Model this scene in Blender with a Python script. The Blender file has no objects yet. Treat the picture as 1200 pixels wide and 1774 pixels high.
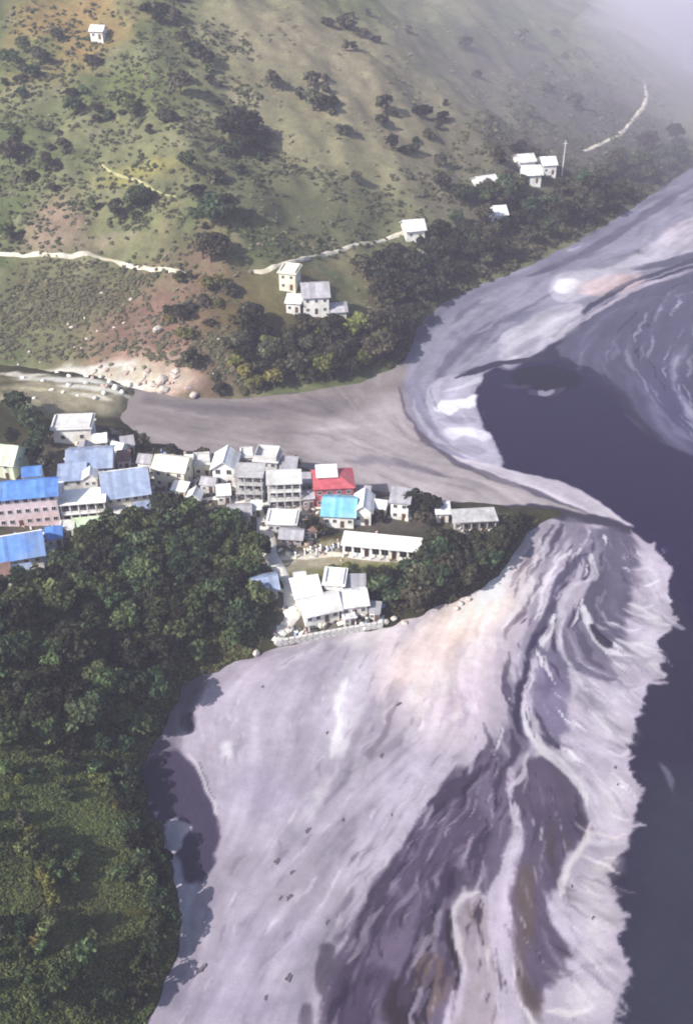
import bpy, math, random
import numpy as np
from mathutils import Vector, Matrix

random.seed(7)
rng = np.random.default_rng(7)
scene = bpy.context.scene
COL = scene.collection

# ------------------------------------------------------------------ camera
CAM_H = 170.0
PITCH = math.radians(35.6)          # below the horizon
FOC = 1800.0                        # focal length in units of a 1200-wide frame
cam_data = bpy.data.cameras.new('camera')
cam = bpy.data.objects.new('camera', cam_data)
COL.objects.link(cam)
cam.location = (0, 0, CAM_H)
cam.rotation_euler = (math.radians(90) - PITCH, 0, 0)
cam_data.sensor_fit = 'VERTICAL'
cam_data.sensor_height = 36.0
cam_data.lens = 36.0 * FOC / 1774.0
cam_data.clip_start = 1.0
cam_data.clip_end = 12000.0
scene.camera = cam

# ------------------------------------------------------------------ light
SUN_DIR = Vector((0.66, 0.46, -0.66)).normalized()
world = bpy.data.worlds.new('World')
scene.world = world
world.use_nodes = True
wn = world.node_tree
wn.nodes.clear()
wo = wn.nodes.new('ShaderNodeOutputWorld')
wb = wn.nodes.new('ShaderNodeBackground')
ws = wn.nodes.new('ShaderNodeTexSky')
ws.sky_type = 'NISHITA'
ws.sun_disc = False
ws.sun_elevation = math.asin(-SUN_DIR.z)
ws.sun_rotation = math.atan2(-SUN_DIR.x, -SUN_DIR.y)
ws.dust_density = 2.0
ws.air_density = 1.0
wb.inputs['Strength'].default_value = 0.10
wn.links.new(ws.outputs[0], wb.inputs['Color'])
wn.links.new(wb.outputs[0], wo.inputs['Surface'])
sd = bpy.data.lights.new('sun', 'SUN')
sd.energy = 4.0
sd.angle = math.radians(0.6)
sd.color = (1.0, 0.95, 0.88)
sun = bpy.data.objects.new('sun', sd)
COL.objects.link(sun)
sun.location = (-200, -60, 300)
sun.rotation_euler = SUN_DIR.to_track_quat('-Z', 'Y').to_euler()

scene.view_settings.view_transform = 'Standard'
scene.view_settings.look = 'None'
scene.view_settings.gamma = 1.0
scene.view_settings.exposure = 0.85
scene.view_settings.use_curve_mapping = False
scene.render.engine = 'CYCLES'
scene.cycles.use_denoising = True
scene.cycles.denoiser = 'OPENIMAGEDENOISE'
scene.cycles.max_bounces = 6
scene.cycles.diffuse_bounces = 2
scene.cycles.glossy_bounces = 2
scene.cycles.volume_bounces = 1
scene.cycles.transparent_max_bounces = 6
scene.cycles.filter_width = 1.9

# ------------------------------------------------------------------ survey helpers
SP, CP = math.sin(PITCH), math.cos(PITCH)

def ray(u, v):
    a = (np.asarray(u, float) - 600.0) / FOC
    b = (np.asarray(v, float) - 887.0) / FOC
    return a, CP - b * SP, -SP - b * CP

def at0(u, v):
    """place on the water level"""
    dx, dy, dz = ray(u, v)
    t = -CAM_H / dz
    return np.stack([dx * t, dy * t], -1)

def P0(pts):
    p = np.array(pts, float)
    return at0(p[:, 0], p[:, 1])

def lin(c):
    c = np.asarray(c, float) / 255.0
    return np.where(c <= 0.04045, c / 12.92, ((c + 0.055) / 1.055) ** 2.4)

def sstep(a, b, x):
    t = np.clip((x - a) / (b - a), 0, 1)
    return t * t * (3 - 2 * t)

_tab = rng.random((256, 256))

def vnoise(x, y):
    xi = np.floor(x).astype(int); yi = np.floor(y).astype(int)
    fx = x - xi; fy = y - yi
    fx = fx * fx * (3 - 2 * fx); fy = fy * fy * (3 - 2 * fy)
    g = lambda i, j: _tab[i & 255, j & 255]
    a = g(xi, yi) * (1 - fx) + g(xi + 1, yi) * fx
    b = g(xi, yi + 1) * (1 - fx) + g(xi + 1, yi + 1) * fx
    return a * (1 - fy) + b * fy

def fbm(x, y, scale, octv=4, seed=0):
    x = np.asarray(x, float) / scale + 37.7 * seed
    y = np.asarray(y, float) / scale + 11.3 * seed
    s = 0; amp = 1; tot = 0
    for _ in range(octv):
        s = s + amp * vnoise(x, y); tot += amp
        x = x * 2.03 + 5.1; y = y * 2.03 + 9.7; amp *= 0.5
    return s / tot * 2 - 1

def sdf(poly, x, y):
    """signed distance to a polygon, negative inside"""
    p = np.asarray(poly, float)
    d = np.full(x.shape, 1e18); ins = np.zeros(x.shape, bool)
    n = len(p)
    for i in range(n):
        ax, ay = p[i]; bx, by = p[(i + 1) % n]
        ex, ey = bx - ax, by - ay
        wx, wy = x - ax, y - ay
        t = np.clip((wx * ex + wy * ey) / (ex * ex + ey * ey + 1e-12), 0, 1)
        d = np.minimum(d, (wx - ex * t) ** 2 + (wy - ey * t) ** 2)
        c = ((ay <= y) & (by > y)) | ((by <= y) & (ay > y))
        if abs(ey) > 1e-9:
            xx = ax + (y - ay) / ey * ex
            ins ^= c & (x < xx)
    d = np.sqrt(d)
    return np.where(ins, -d, d)

# ------------------------------------------------------------------ shore lines (surveyed)
far_shore_px = [(-300, 630), (-60, 632), (60, 642), (150, 656), (230, 674), (330, 690), (400, 692), (480, 684), (560, 672), (620, 662),
                (680, 640), (712, 600), (722, 560), (770, 522), (850, 488), (930, 455), (1000, 418), (1060, 385),
                (1110, 348), (1200, 290)]
far_poly = np.vstack([P0(far_shore_px), [[245, 655], [310, 740], [345, 830], [330, 960], [240, 1120], [60, 1300], [-600, 1300], [-600, 330]]])
near_shore_px = [(-260, 622), (0, 634), (60, 640), (140, 650), (200, 662), (236, 676), (222, 700), (212, 724), (230, 747), (262, 764), (330, 782), (400, 790), (500, 806), (560, 826), (620, 846), (660, 852),
                 (720, 858), (780, 868), (850, 872), (905, 880), (965, 890), (950, 900), (915, 925), (890, 960), (870, 1000), (835, 1022),
                 (780, 1048), (700, 1075), (640, 1092), (560, 1105), (480, 1120), (430, 1140), (350, 1165), (312, 1195), (292, 1240),
                 (266, 1290), (250, 1330), (252, 1400), (285, 1450), (300, 1520), (318, 1590), (308, 1650), (285, 1710),
                 (262, 1774), (230, 1900)]
near_poly = np.vstack([P0(near_shore_px), [[-45, 30], [-70, -40], [-600, -40], [-600, 270]]])

# height raster, 1 m
X0, X1, Y0, Y1 = -260, 420, 10, 1240
gx = np.arange(X0, X1 + 1, 1.0); gy = np.arange(Y0, Y1 + 1, 1.0)
GX, GY = np.meshgrid(gx, gy)

def height_fields():
    dn = np.full(GX.shape, -60.0)
    m = GY < 420
    wob = fbm(GX, GY, 14, 3, 3) * 1.6 + fbm(GX, GY, 4.5, 2, 4) * 1.1
    dn[m] = -sdf(near_poly, GX[m], GY[m])
    dn = dn + wob * (np.abs(dn) < 25)
    df = -sdf(far_poly, GX, GY) + wob
    # near land: low village terrace, steep vegetated hill to the left and towards the viewer
    inn = np.maximum(dn, 0)
    zn = 3.6 * (1 - np.exp(-inn / 5.0)) + 0.035 * inn
    hill = sstep(208, 150, GY) * sstep(12, -28, GX)
    zn = zn + hill * (45 * np.tanh(0.5 * np.maximum(inn - 2, 0) / 55) + fbm(GX, GY, 26, 3, 5) * 4.0 * sstep(3, 25, inn))
    zn = zn + fbm(GX, GY, 30, 3, 9) * 0.8 * sstep(4, 20, inn)
    zn = zn + sstep(-62, -110, GX) * sstep(2, 40, inn) * 3
    zn = np.where(dn > 0, zn, np.maximum(dn * 0.5, -3.0))
    # far hillside
    inf = np.maximum(df, 0)
    slope = 0.40 - 0.11 * sstep(-20, 190, GX) * sstep(380, 560, GY)
    zf = 2.2 * (1 - np.exp(-inf / 3.0)) + slope * np.maximum(inf - 4, 0) * (0.72 + 0.28 * sstep(0, 60, inf))
    zf = zf + sstep(5, 70, inf) * (fbm(GX + GY * 0.25, GY * 0.45, 46, 4, 1) * 9.0 + fbm(GX, GY, 15, 3, 2) * 2.0)
    zf = np.where(zf > 150, 150 + 12 * np.tanh((zf - 150) / 40.0), zf)
    cap = 11 + 0.40 * (217 - GX) + 0.004 * np.maximum(0, 150 - GX) ** 2 + fbm(GX, GY, 40, 3, 6) * 5
    k_ = 8.0
    zf = np.where(inf > 8, -k_ * np.logaddexp(-zf / k_, -cap / k_), zf)
    zf = np.where(df > 0, zf, np.maximum(df * 0.5, -3.0))
    return dn, df, zn, zf

DN, DF, ZN, ZF = height_fields()
ZT = np.maximum(ZN, ZF)

def samp(F, x, y):
    fx = np.clip(np.asarray(x, float) - X0, 0, len(gx) - 1.001); fy = np.clip(np.asarray(y, float) - Y0, 0, len(gy) - 1.001)
    i = fx.astype(int); j = fy.astype(int); a = fx - i; b = fy - j
    return (F[j, i] * (1 - a) + F[j, i + 1] * a) * (1 - b) + (F[j + 1, i] * (1 - a) + F[j + 1, i + 1] * a) * b

def ground(x, y):
    return float(samp(ZT, np.array([x]), np.array([y]))[0])

_T = np.arange(60, 1500, 0.5)

def hit(u, v):
    """survey sight line -> first meeting with ground or water"""
    dx, dy, dz = ray(u, v)
    x, y, z = dx * _T, dy * _T, CAM_H + dz * _T
    g = np.maximum(samp(ZT, x, y), 0.0)
    k = np.argmax(z <= g)
    if z[k] > g[k]:
        k = len(_T) - 1
    t = _T[k]
    if k > 0:
        e0 = z[k - 1] - g[k - 1]; e1 = z[k] - g[k]
        t = _T[k - 1] + 0.5 * e0 / (e0 - e1 + 1e-9)
    return Vector((float(dx * t), float(dy * t), float(CAM_H + dz * t))), float(t) / FOC

# ------------------------------------------------------------------ materials
MATS = {}

def new_mat(name):
    m = bpy.data.materials.new(name); m.use_nodes = True
    nt = m.node_tree; nt.nodes.clear()
    out = nt.nodes.new('ShaderNodeOutputMaterial')
    b = nt.nodes.new('ShaderNodeBsdfPrincipled')
    nt.links.new(b.outputs[0], out.inputs['Surface'])
    return m, nt, b, out

def mat(name, rgb, rough=0.8, var=0.25, scale=1.2, bump=0.0, dirt=None, coords='Object', metallic=0.0, wave=None):
    """plain material with two noise layers of wear"""
    if name in MATS:
        return MATS[name]
    m, nt, b, out = new_mat(name)
    L = nt.links
    tc = nt.nodes.new('ShaderNodeTexCoord')
    n1 = nt.nodes.new('ShaderNodeTexNoise'); n1.inputs['Scale'].default_value = scale; n1.inputs['Detail'].default_value = 5
    n2 = nt.nodes.new('ShaderNodeTexNoise'); n2.inputs['Scale'].default_value = scale * 0.22; n2.inputs['Detail'].default_value = 3
    L.new(tc.outputs[coords], n1.inputs['Vector']); L.new(tc.outputs[coords], n2.inputs['Vector'])
    r = nt.nodes.new('ShaderNodeValToRGB')
    c = np.array(rgb, float)
    lo = np.clip(c * (1 - var), 0, 1); hi = np.clip(c * (1 + var * 0.6), 0, 1)
    r.color_ramp.elements[0].position = 0.32; r.color_ramp.elements[1].position = 0.68
    r.color_ramp.elements[0].color = (*lo, 1); r.color_ramp.elements[1].color = (*hi, 1)
    L.new(n1.outputs['Fac'], r.inputs['Fac'])
    last = r.outputs['Color']
    if dirt is not None:
        mx = nt.nodes.new('ShaderNodeMix'); mx.data_type = 'RGBA'
        rr = nt.nodes.new('ShaderNodeMapRange'); rr.inputs['From Min'].default_value = 0.48; rr.inputs['From Max'].default_value = 0.66
        L.new(n2.outputs['Fac'], rr.inputs['Value']); L.new(rr.outputs[0], mx.inputs['Factor'])
        L.new(last, mx.inputs['A']); mx.inputs['B'].default_value = (*dirt, 1)
        last = mx.outputs['Result']
    if wave:
        sx = nt.nodes.new('ShaderNodeSeparateXYZ'); L.new(tc.outputs['Object'], sx.inputs[0])
        ad = nt.nodes.new('ShaderNodeMath'); ad.operation = 'MULTIPLY'; ad.inputs[1].default_value = 0.95; L.new(sx.outputs['X'], ad.inputs[0])
        fl = nt.nodes.new('ShaderNodeMath'); fl.operation = 'FLOOR'; L.new(ad.outputs[0], fl.inputs[0])
        oi = nt.nodes.new('ShaderNodeObjectInfo')
        a2 = nt.nodes.new('ShaderNodeMath'); a2.operation = 'MULTIPLY_ADD'; a2.inputs[1].default_value = 91.7; L.new(oi.outputs['Random'], a2.inputs[0]); L.new(fl.outputs[0], a2.inputs[2])
        wn_ = nt.nodes.new('ShaderNodeTexWhiteNoise'); wn_.noise_dimensions = '1D'; L.new(a2.outputs[0], wn_.inputs['W'])
        mr = nt.nodes.new('ShaderNodeMapRange'); mr.inputs['To Min'].default_value = 0.72; mr.inputs['To Max'].default_value = 1.12
        L.new(wn_.outputs['Value'], mr.inputs['Value'])
        vs = nt.nodes.new('ShaderNodeVectorMath'); vs.operation = 'SCALE'; L.new(last, vs.inputs[0]); L.new(mr.outputs[0], vs.inputs['Scale'])
        last = vs.outputs[0]
    L.new(last, b.inputs['Base Color'])
    b.inputs['Roughness'].default_value = rough
    b.inputs['Metallic'].default_value = metallic
    if 'Specular IOR Level' in b.inputs:
        b.inputs['Specular IOR Level'].default_value = 0.3
    if bump or wave:
        bp = nt.nodes.new('ShaderNodeBump'); bp.inputs['Strength'].default_value = bump or 0.5; bp.inputs['Distance'].default_value = 0.08
        if wave:
            w = nt.nodes.new('ShaderNodeTexWave'); w.inputs['Scale'].default_value = wave; w.bands_direction = 'X'
            L.new(tc.outputs[coords], w.inputs['Vector']); L.new(w.outputs['Fac'], bp.inputs['Height'])
        else:
            L.new(n1.outputs['Fac'], bp.inputs['Height'])
        L.new(bp.outputs[0], b.inputs['Normal'])
    MATS[name] = m
    return m

M_white = mat('white_plaster', (0.78, 0.77, 0.74), 0.8, 0.12, 0.8, dirt=(0.55, 0.53, 0.48))
M_cream = mat('cream_plaster', (0.72, 0.68, 0.55), 0.8, 0.15, 0.8, dirt=(0.48, 0.43, 0.34))
M_grey = mat('grey_concrete', (0.42, 0.41, 0.41), 0.85, 0.22, 0.9, dirt=(0.25, 0.24, 0.24))
M_lgrey = mat('light_concrete', (0.58, 0.57, 0.56), 0.85, 0.18, 0.9, dirt=(0.4, 0.38, 0.36))
M_pink = mat('pink_plaster', (0.74, 0.60, 0.62), 0.8, 0.15, 0.8, dirt=(0.6, 0.45, 0.45))
M_mauve = mat('mauve_plaster', (0.42, 0.33, 0.36), 0.8, 0.2, 0.8, dirt=(0.3, 0.24, 0.24))
M_red = mat('red_plaster', (0.42, 0.085, 0.105), 0.75, 0.25, 0.7, dirt=(0.36, 0.13, 0.13))
M_blue = mat('bright_blue_sheet', (0.085, 0.22, 0.58), 0.45, 0.25, 0.6, dirt=(0.16, 0.26, 0.46), wave=2.2, bump=0.3)
M_steel = mat('steel_blue_sheet', (0.25, 0.31, 0.45), 0.45, 0.2, 0.6, dirt=(0.34, 0.39, 0.50), wave=2.2, bump=0.3)
M_sky = mat('sky_blue_sheet', (0.20, 0.50, 0.68), 0.45, 0.18, 0.6, dirt=(0.35, 0.58, 0.70), wave=2.2, bump=0.3)
M_wroof = mat('white_sheet', (0.76, 0.76, 0.76), 0.5, 0.14, 0.6, dirt=(0.50, 0.46, 0.43), wave=2.2, bump=0.25)
M_groof = mat('grey_sheet', (0.36, 0.35, 0.38), 0.55, 0.2, 0.6, dirt=(0.26, 0.24, 0.25), wave=2.2, bump=0.25)
M_green = mat('pale_green_sheet', (0.50, 0.60, 0.42), 0.5, 0.2, 0.6, dirt=(0.62, 0.66, 0.52), wave=2.2, bump=0.25)
M_rust = mat('rusty_sheet', (0.20, 0.12, 0.10), 0.7, 0.35, 0.8, dirt=(0.10, 0.07, 0.06))
M_pane = mat('dark_pane', (0.02, 0.02, 0.026), 0.15, 0.2, 0.6)
M_frame = mat('window_frame_paint', (0.6, 0.6, 0.6), 0.5, 0.15, 1.0)
M_door = mat('door_wood', (0.10, 0.06, 0.045), 0.6, 0.3, 1.5)
M_rock = mat('pale_boulder', (0.52, 0.47, 0.42), 0.9, 0.3, 0.9, bump=0.6, dirt=(0.36, 0.30, 0.27))
M_whitestone = mat('whitish_stone', (0.74, 0.72, 0.66), 0.9, 0.2, 0.9, bump=0.5, dirt=(0.6, 0.56, 0.48))
M_rockp = mat('pink_boulder', (0.46, 0.35, 0.31), 0.9, 0.3, 0.9, bump=0.6, dirt=(0.34, 0.25, 0.23))
M_bark = mat('bark', (0.085, 0.065, 0.05), 0.9, 0.35, 3.0, bump=0.6)
M_dirtroad = mat('pale_dirt_track', (0.54, 0.50, 0.41), 0.95, 0.3, 0.35, dirt=(0.38, 0.35, 0.26), bump=0.3)
M_yellowpath = mat('yellow_grass_path', (0.34, 0.32, 0.16), 0.95, 0.3, 0.4, dirt=(0.26, 0.26, 0.12))
M_path = mat('concrete_lane', (0.60, 0.58, 0.53), 0.9, 0.2, 0.4, dirt=(0.48, 0.45, 0.40), bump=0.2)
M_stone = mat('dressed_stone', (0.55, 0.54, 0.52), 0.9, 0.25, 1.0, bump=0.5, dirt=(0.40, 0.38, 0.36))
M_drift = mat('wet_driftwood', (0.12, 0.105, 0.12), 0.8, 0.4, 2.0, bump=0.6)

def attr_mat(name, attr, rough, noise_scales, amp, bump, spec=0.3, bump_dist=0.3):
    """colour attribute broken up by procedural noise"""
    m, nt, b, out = new_mat(name); L = nt.links
    a = nt.nodes.new('ShaderNodeAttribute'); a.attribute_name = attr
    tc = nt.nodes.new('ShaderNodeTexCoord')
    last = a.outputs['Color']; hs = None
    for k, sc in enumerate(noise_scales):
        n = nt.nodes.new('ShaderNodeTexNoise'); n.inputs['Scale'].default_value = sc; n.inputs['Detail'].default_value = 6
        n.inputs['Roughness'].default_value = 0.6
        L.new(tc.outputs['Object'], n.inputs['Vector'])
        mr = nt.nodes.new('ShaderNodeMapRange')
        mr.inputs['From Min'].default_value = 0.25; mr.inputs['From Max'].default_value = 0.75
        mr.inputs['To Min'].default_value = 1 - amp[k]; mr.inputs['To Max'].default_value = 1 + amp[k]
        L.new(n.outputs['Fac'], mr.inputs['Value'])
        vm = nt.nodes.new('ShaderNodeVectorMath'); vm.operation = 'SCALE'
        L.new(last, vm.inputs[0]); L.new(mr.outputs[0], vm.inputs['Scale'])
        last = vm.outputs[0]; hs = n.outputs['Fac']
    L.new(last, b.inputs['Base Color'])
    if isinstance(rough, float):
        b.inputs['Roughness'].default_value = rough
    b.inputs['Specular IOR Level'].default_value = spec
    if bump:
        bp = nt.nodes.new('ShaderNodeBump'); bp.inputs['Strength'].default_value = bump; bp.inputs['Distance'].default_value = bump_dist
        L.new(hs, bp.inputs['Height']); L.new(bp.outputs[0], b.inputs['Normal'])
    return m, nt, b, a

# ------------------------------------------------------------------ object helpers
def link(o, parent=None):
    COL.objects.link(o)
    if parent is not None:
        o.parent = parent
    return o

def tag(o, label=None, cat=None, group=None, kind=None):
    if label: o['label'] = label
    if cat: o['category'] = cat
    if group: o['group'] = group
    if kind: o['kind'] = kind
    return o

def empty(name, loc, rz=0.0):
    o = bpy.data.objects.new(name, None)
    o.empty_display_size = 1.0
    o.location = loc; o.rotation_euler = (0, 0, rz)
    return link(o)

class MB:
    def __init__(s):
        s.v = []; s.f = []
    def add(s, vs, fs):
        n = len(s.v)
        s.v += [tuple(p) for p in vs]
        s.f += [tuple(i + n for i in f) for f in fs]
        return s
    def hexa(s, p):
        """8 corners: bottom 4 ccw, top 4 ccw"""
        return s.add(p, [(3, 2, 1, 0), (4, 5, 6, 7), (0, 1, 5, 4), (1, 2, 6, 5), (2, 3, 7, 6), (3, 0, 4, 7)])
    def box(s, x0, x1, y0, y1, z0, z1):
        return s.hexa([(x0, y0, z0), (x1, y0, z0), (x1, y1, z0), (x0, y1, z0), (x0, y0, z1), (x1, y0, z1), (x1, y1, z1), (x0, y1, z1)])
    def slab(s, a, b, c, d, th):
        """sheet with corners a b c d (ccw seen from above) and thickness th downwards"""
        A = [Vector(p) for p in (a, b, c, d)]
        n = (A[1] - A[0]).cross(A[3] - A[0]).normalized()
        B = [p - n * th for p in A]
        return s.hexa(B + A)
    def mesh(s, name):
        me = bpy.data.meshes.new(name)
        me.from_pydata(s.v, [], s.f); me.update()
        return me
    def build(s, name, material, parent=None, smooth=False):
        me = s.mesh(name)
        me.materials.append(material)
        if smooth:
            me.polygons.foreach_set('use_smooth', [True] * len(me.polygons))
        return link(bpy.data.objects.new(name, me), parent)

def np_mesh(name, V, F, material, color=None, attr='cover', smooth=False):
    """numpy verts and quads -> mesh"""
    me = bpy.data.meshes.new(name)
    me.vertices.add(len(V)); me.vertices.foreach_set('co', np.ascontiguousarray(V, np.float32).ravel())
    k = F.shape[1]
    me.loops.add(F.size); me.loops.foreach_set('vertex_index', np.ascontiguousarray(F, np.int32).ravel())
    me.polygons.add(len(F)); me.polygons.foreach_set('loop_start', np.arange(0, F.size, k, dtype=np.int32))
    me.polygons.foreach_set('loop_total', np.full(len(F), k, np.int32))
    if smooth:
        me.polygons.foreach_set('use_smooth', np.ones(len(F), bool))
    me.update(calc_edges=True)
    if color is not None:
        ca = me.color_attributes.new(attr, 'FLOAT_COLOR', 'POINT')
        c4 = np.ones((len(V), 4), np.float32); c4[:, :3] = color
        ca.data.foreach_set('color', c4.ravel())
    me.materials.append(material)
    return me

def grid_faces(nr, nc, keep=None):
    i = np.arange(nr * nc).reshape(nr, nc)
    F = np.stack([i[:-1, :-1], i[:-1, 1:], i[1:, 1:], i[1:, :-1]], -1).reshape(-1, 4)
    if keep is not None:
        F = F[keep.reshape(-1)]
    return F

def compact(V, F, C=None):
    used = np.zeros(len(V), bool); used[F.ravel()] = True
    idx = np.cumsum(used) - 1
    return V[used], idx[F], (C[used] if C is not None else None)
#PART2
# ------------------------------------------------------------------ water with its drifting silt and foam
def stroke(pts, w, taper=True):
    """open line -> thin polygon in survey units"""
    p = np.array(pts, float)
    # resample with Catmull-Rom
    q = []
    n = len(p)
    for i in range(n - 1):
        a, b, c, d = p[max(i - 1, 0)], p[i], p[i + 1], p[min(i + 2, n - 1)]
        for t in np.linspace(0, 1, 6, endpoint=False):
            q.append(0.5 * (2 * b + (c - a) * t + (2 * a - 5 * b + 4 * c - d) * t * t + (3 * b - a - 3 * c + d) * t ** 3))
    q.append(p[-1]); q = np.array(q)
    tg = np.gradient(q, axis=0); tg /= np.linalg.norm(tg, axis=1)[:, None] + 1e-9
    nn = np.stack([-tg[:, 1], tg[:, 0]], -1)
    s = np.linspace(0, 1, len(q))
    ww = w * 0.5 * (np.clip(np.sin(np.pi * np.clip(s, 0.03, 0.97)) * 1.6, 0.12, 1) if taper else 1) * np.ones(len(q))
    i_ = np.arange(len(q)) * 1.0
    wa = ww * (1 + 0.75 * fbm(i_, i_ * 0 + p[0, 0], 3.0, 2, 1)); wb_ = ww * (1 + 0.75 * fbm(i_, i_ * 0 + p[0, 1], 3.0, 2, 2))
    return np.vstack([q + nn * wa[:, None], (q - nn * wb_[:, None])[::-1]])

def ell(cx, cy, rx, ry, rot=0):
    a = np.linspace(0, 2 * np.pi, 18, endpoint=False); r = math.radians(rot)
    x, y = rx * np.cos(a), ry * np.sin(a)
    return np.stack([cx + x * math.cos(r) - y * math.sin(r), cy + x * math.sin(r) + y * math.cos(r)], -1)

def smooth_poly(pts, k=5):
    p = np.array(pts, float); n = len(p); q = []
    for i in range(n):
        a, b, c, d = p[i - 1], p[i], p[(i + 1) % n], p[(i + 2) % n]
        for t in np.linspace(0, 1, k, endpoint=False):
            q.append(0.5 * (2 * b + (c - a) * t + (2 * a - 5 * b + 4 * c - d) * t * t + (3 * b - a - 3 * c + d) * t ** 3))
    return np.array(q)

# drift direction of the surface, as guide lines
FLOW = [[(150, 705), (350, 735), (550, 755), (700, 790), (850, 830), (1000, 880), (1095, 915)],
        [(700, 680), (740, 760), (800, 800), (900, 840), (1050, 895), (1140, 960), (1165, 1060)],
        [(1300, 240), (1150, 350), (1000, 435), (850, 510), (760, 590), (710, 680)],
        [(1300, 350), (1150, 420), (1000, 490), (880, 560), (800, 640), (750, 700)],
        [(1200, 455), (1060, 510), (960, 590), (900, 625), (840, 650)],
        [(1200, 470), (1120, 520), (1080, 590), (1100, 660), (1150, 720), (1220, 790)],
        [(1230, 520), (1170, 570), (1160, 640), (1190, 700)],
        [(850, 660), (840, 720), (870, 800), (960, 840)],
        [(980, 910), (930, 1000), (900, 1120), (890, 1230), (930, 1300), (1000, 1380), (1010, 1450), (960, 1560), (980, 1680), (1040, 1740)],
        [(1060, 930), (1010, 1030), (1000, 1120), (1040, 1190), (1090, 1240)],
        [(1100, 950), (1160, 1000)], [(1050, 1090), (1150, 1110)], [(1010, 1180), (1100, 1240)], [(1000, 1290), (1090, 1330)], [(1020, 1480), (1100, 1450)],
        [(960, 1640), (1080, 1690)], [(980, 1560), (1070, 1580)],
        [(930, 930), (860, 1040), (780, 1130), (690, 1260), (590, 1420), (520, 1560), (430, 1774)],
        [(840, 1090), (800, 1230), (700, 1400), (630, 1540), (580, 1700), (560, 1790)],
        [(700, 1090), (600, 1180), (520, 1330), (430, 1480), (340, 1620), (290, 1780)],
        [(480, 1130), (380, 1200), (350, 1290), (375, 1400), (370, 1480), (310, 1560), (320, 1660), (280, 1780)],
        [(860, 1290), (790, 1420), (730, 1560), (700, 1700), (690, 1790)],
        [(890, 1290), (880, 1400), (870, 1500), (800, 1580), (800, 1700), (790, 1790)],
        [(900, 1500), (890, 1640), (910, 1790)],
        [(270, 1300), (330, 1420), (300, 1500)]]

RX0, RX1, RY0, RY1, RS = -70.0, 212.0, 80.0, 610.0, 0.5
rx = np.arange(RX0, RX1, RS); ry = np.arange(RY0, RY1, RS)

def make_streaks():
    cs = 6 * RS
    cx = np.arange(RX0, RX1 + cs, cs); cy = np.arange(RY0, RY1 + cs, cs)
    CX, CY = np.meshgrid(cx, cy)
    U = np.zeros(CX.shape); V = np.zeros(CX.shape); W = np.zeros(CX.shape)
    for line in FLOW:
        p = P0(line); q = []
        for i in range(len(p) - 1):
            n = max(2, int(np.linalg.norm(p[i + 1] - p[i]) / 9))
            for t in np.linspace(0, 1, n, endpoint=False):
                q.append(p[i] * (1 - t) + p[i + 1] * t)
        q = np.array(q); d = np.gradient(q, axis=0); d /= np.linalg.norm(d, axis=1)[:, None] + 1e-9
        for (qx, qy), (ex, ey) in zip(q, d):
            w = 1.0 / ((CX - qx) ** 2 + (CY - qy) ** 2 + 20.0) ** 1.6
            U += w * ex; V += w * ey
    a = fbm(CX, CY, 22, 3, 21) * 0.5
    U, V = U * np.cos(a) - V * np.sin(a), U * np.sin(a) + V * np.cos(a)
    n = np.hypot(U, V) + 1e-12; U /= n; V /= n
    def up(F, x, y):
        fx = np.clip((x - RX0) / cs, 0, F.shape[1] - 1.001); fy = np.clip((y - RY0) / cs, 0, F.shape[0] - 1.001)
        return F[fy.astype(int), fx.astype(int)]
    X, Y = np.meshgrid(rx, ry)
    r2 = np.random.default_rng(3)
    fine = r2.random(X.shape)
    mid = fbm(X, Y, 2.6, 2, 31); coarse = fbm(X, Y, 7.0, 2, 33)
    out = [(U, V, cs)]
    for src, ln in ((fine, 7), (mid, 14), (coarse, 18)):
        acc = src.copy(); cnt = 1
        for sg in (1, -1):
            px, py = X.copy(), Y.copy()
            for k in range(ln):
                u = up(U, px, py); v = up(V, px, py)
                px += sg * u * 0.6; py += sg * v * 0.6
                i = np.clip(((px - RX0) / RS).astype(int), 0, len(rx) - 1); j = np.clip(((py - RY0) / RS).astype(int), 0, len(ry) - 1)
                acc += src[j, i]; cnt += 1
        acc /= cnt
        acc = (acc - acc.mean()) / acc.std()
        out.append(np.clip(acc, -2.6, 2.6))
    return out

(FU, FV, FCS), S_FINE, S_MID, S_COARSE = make_streaks()

def sampR(F, x, y):
    fx = np.clip((x - RX0) / RS, 0, len(rx) - 1.001); fy = np.clip((y - RY0) / RS, 0, len(ry) - 1.001)
    i = fx.astype(int); j = fy.astype(int); a = fx - i; b = fy - j
    return (F[j, i] * (1 - a) + F[j, i + 1] * a) * (1 - b) + (F[j + 1, i] * (1 - a) + F[j + 1, i + 1] * a) * b

# (polygon, colour as seen, edge softness m, streaky edge m, opacity)
def jag(pts, amp, n, seed):
    """ragged feathered outline: uneven teeth pushed outwards and up-stream"""
    r = np.random.default_rng(seed)
    p = np.array(pts, float); q = []
    for i in range(len(p) - 1):
        L_ = np.linalg.norm(p[i + 1] - p[i])
        d = (p[i + 1] - p[i]) / L_; nn = np.array([-d[1], d[0]])
        t = 0.0
        while t < L_:
            st = n * (0.35 + 1.6 * r.random() ** 2)
            base = p[i] + d * t
            h = amp * (0.12 + 1.15 * r.random() ** 2.6)
            q.append(base)
            q.append(base + d * st * (0.25 + 0.3 * r.random()) - nn * h + np.array([h * 0.2, -h * 0.45 * r.random()]))
            t += st
    q.append(p[-1])
    return q

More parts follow.
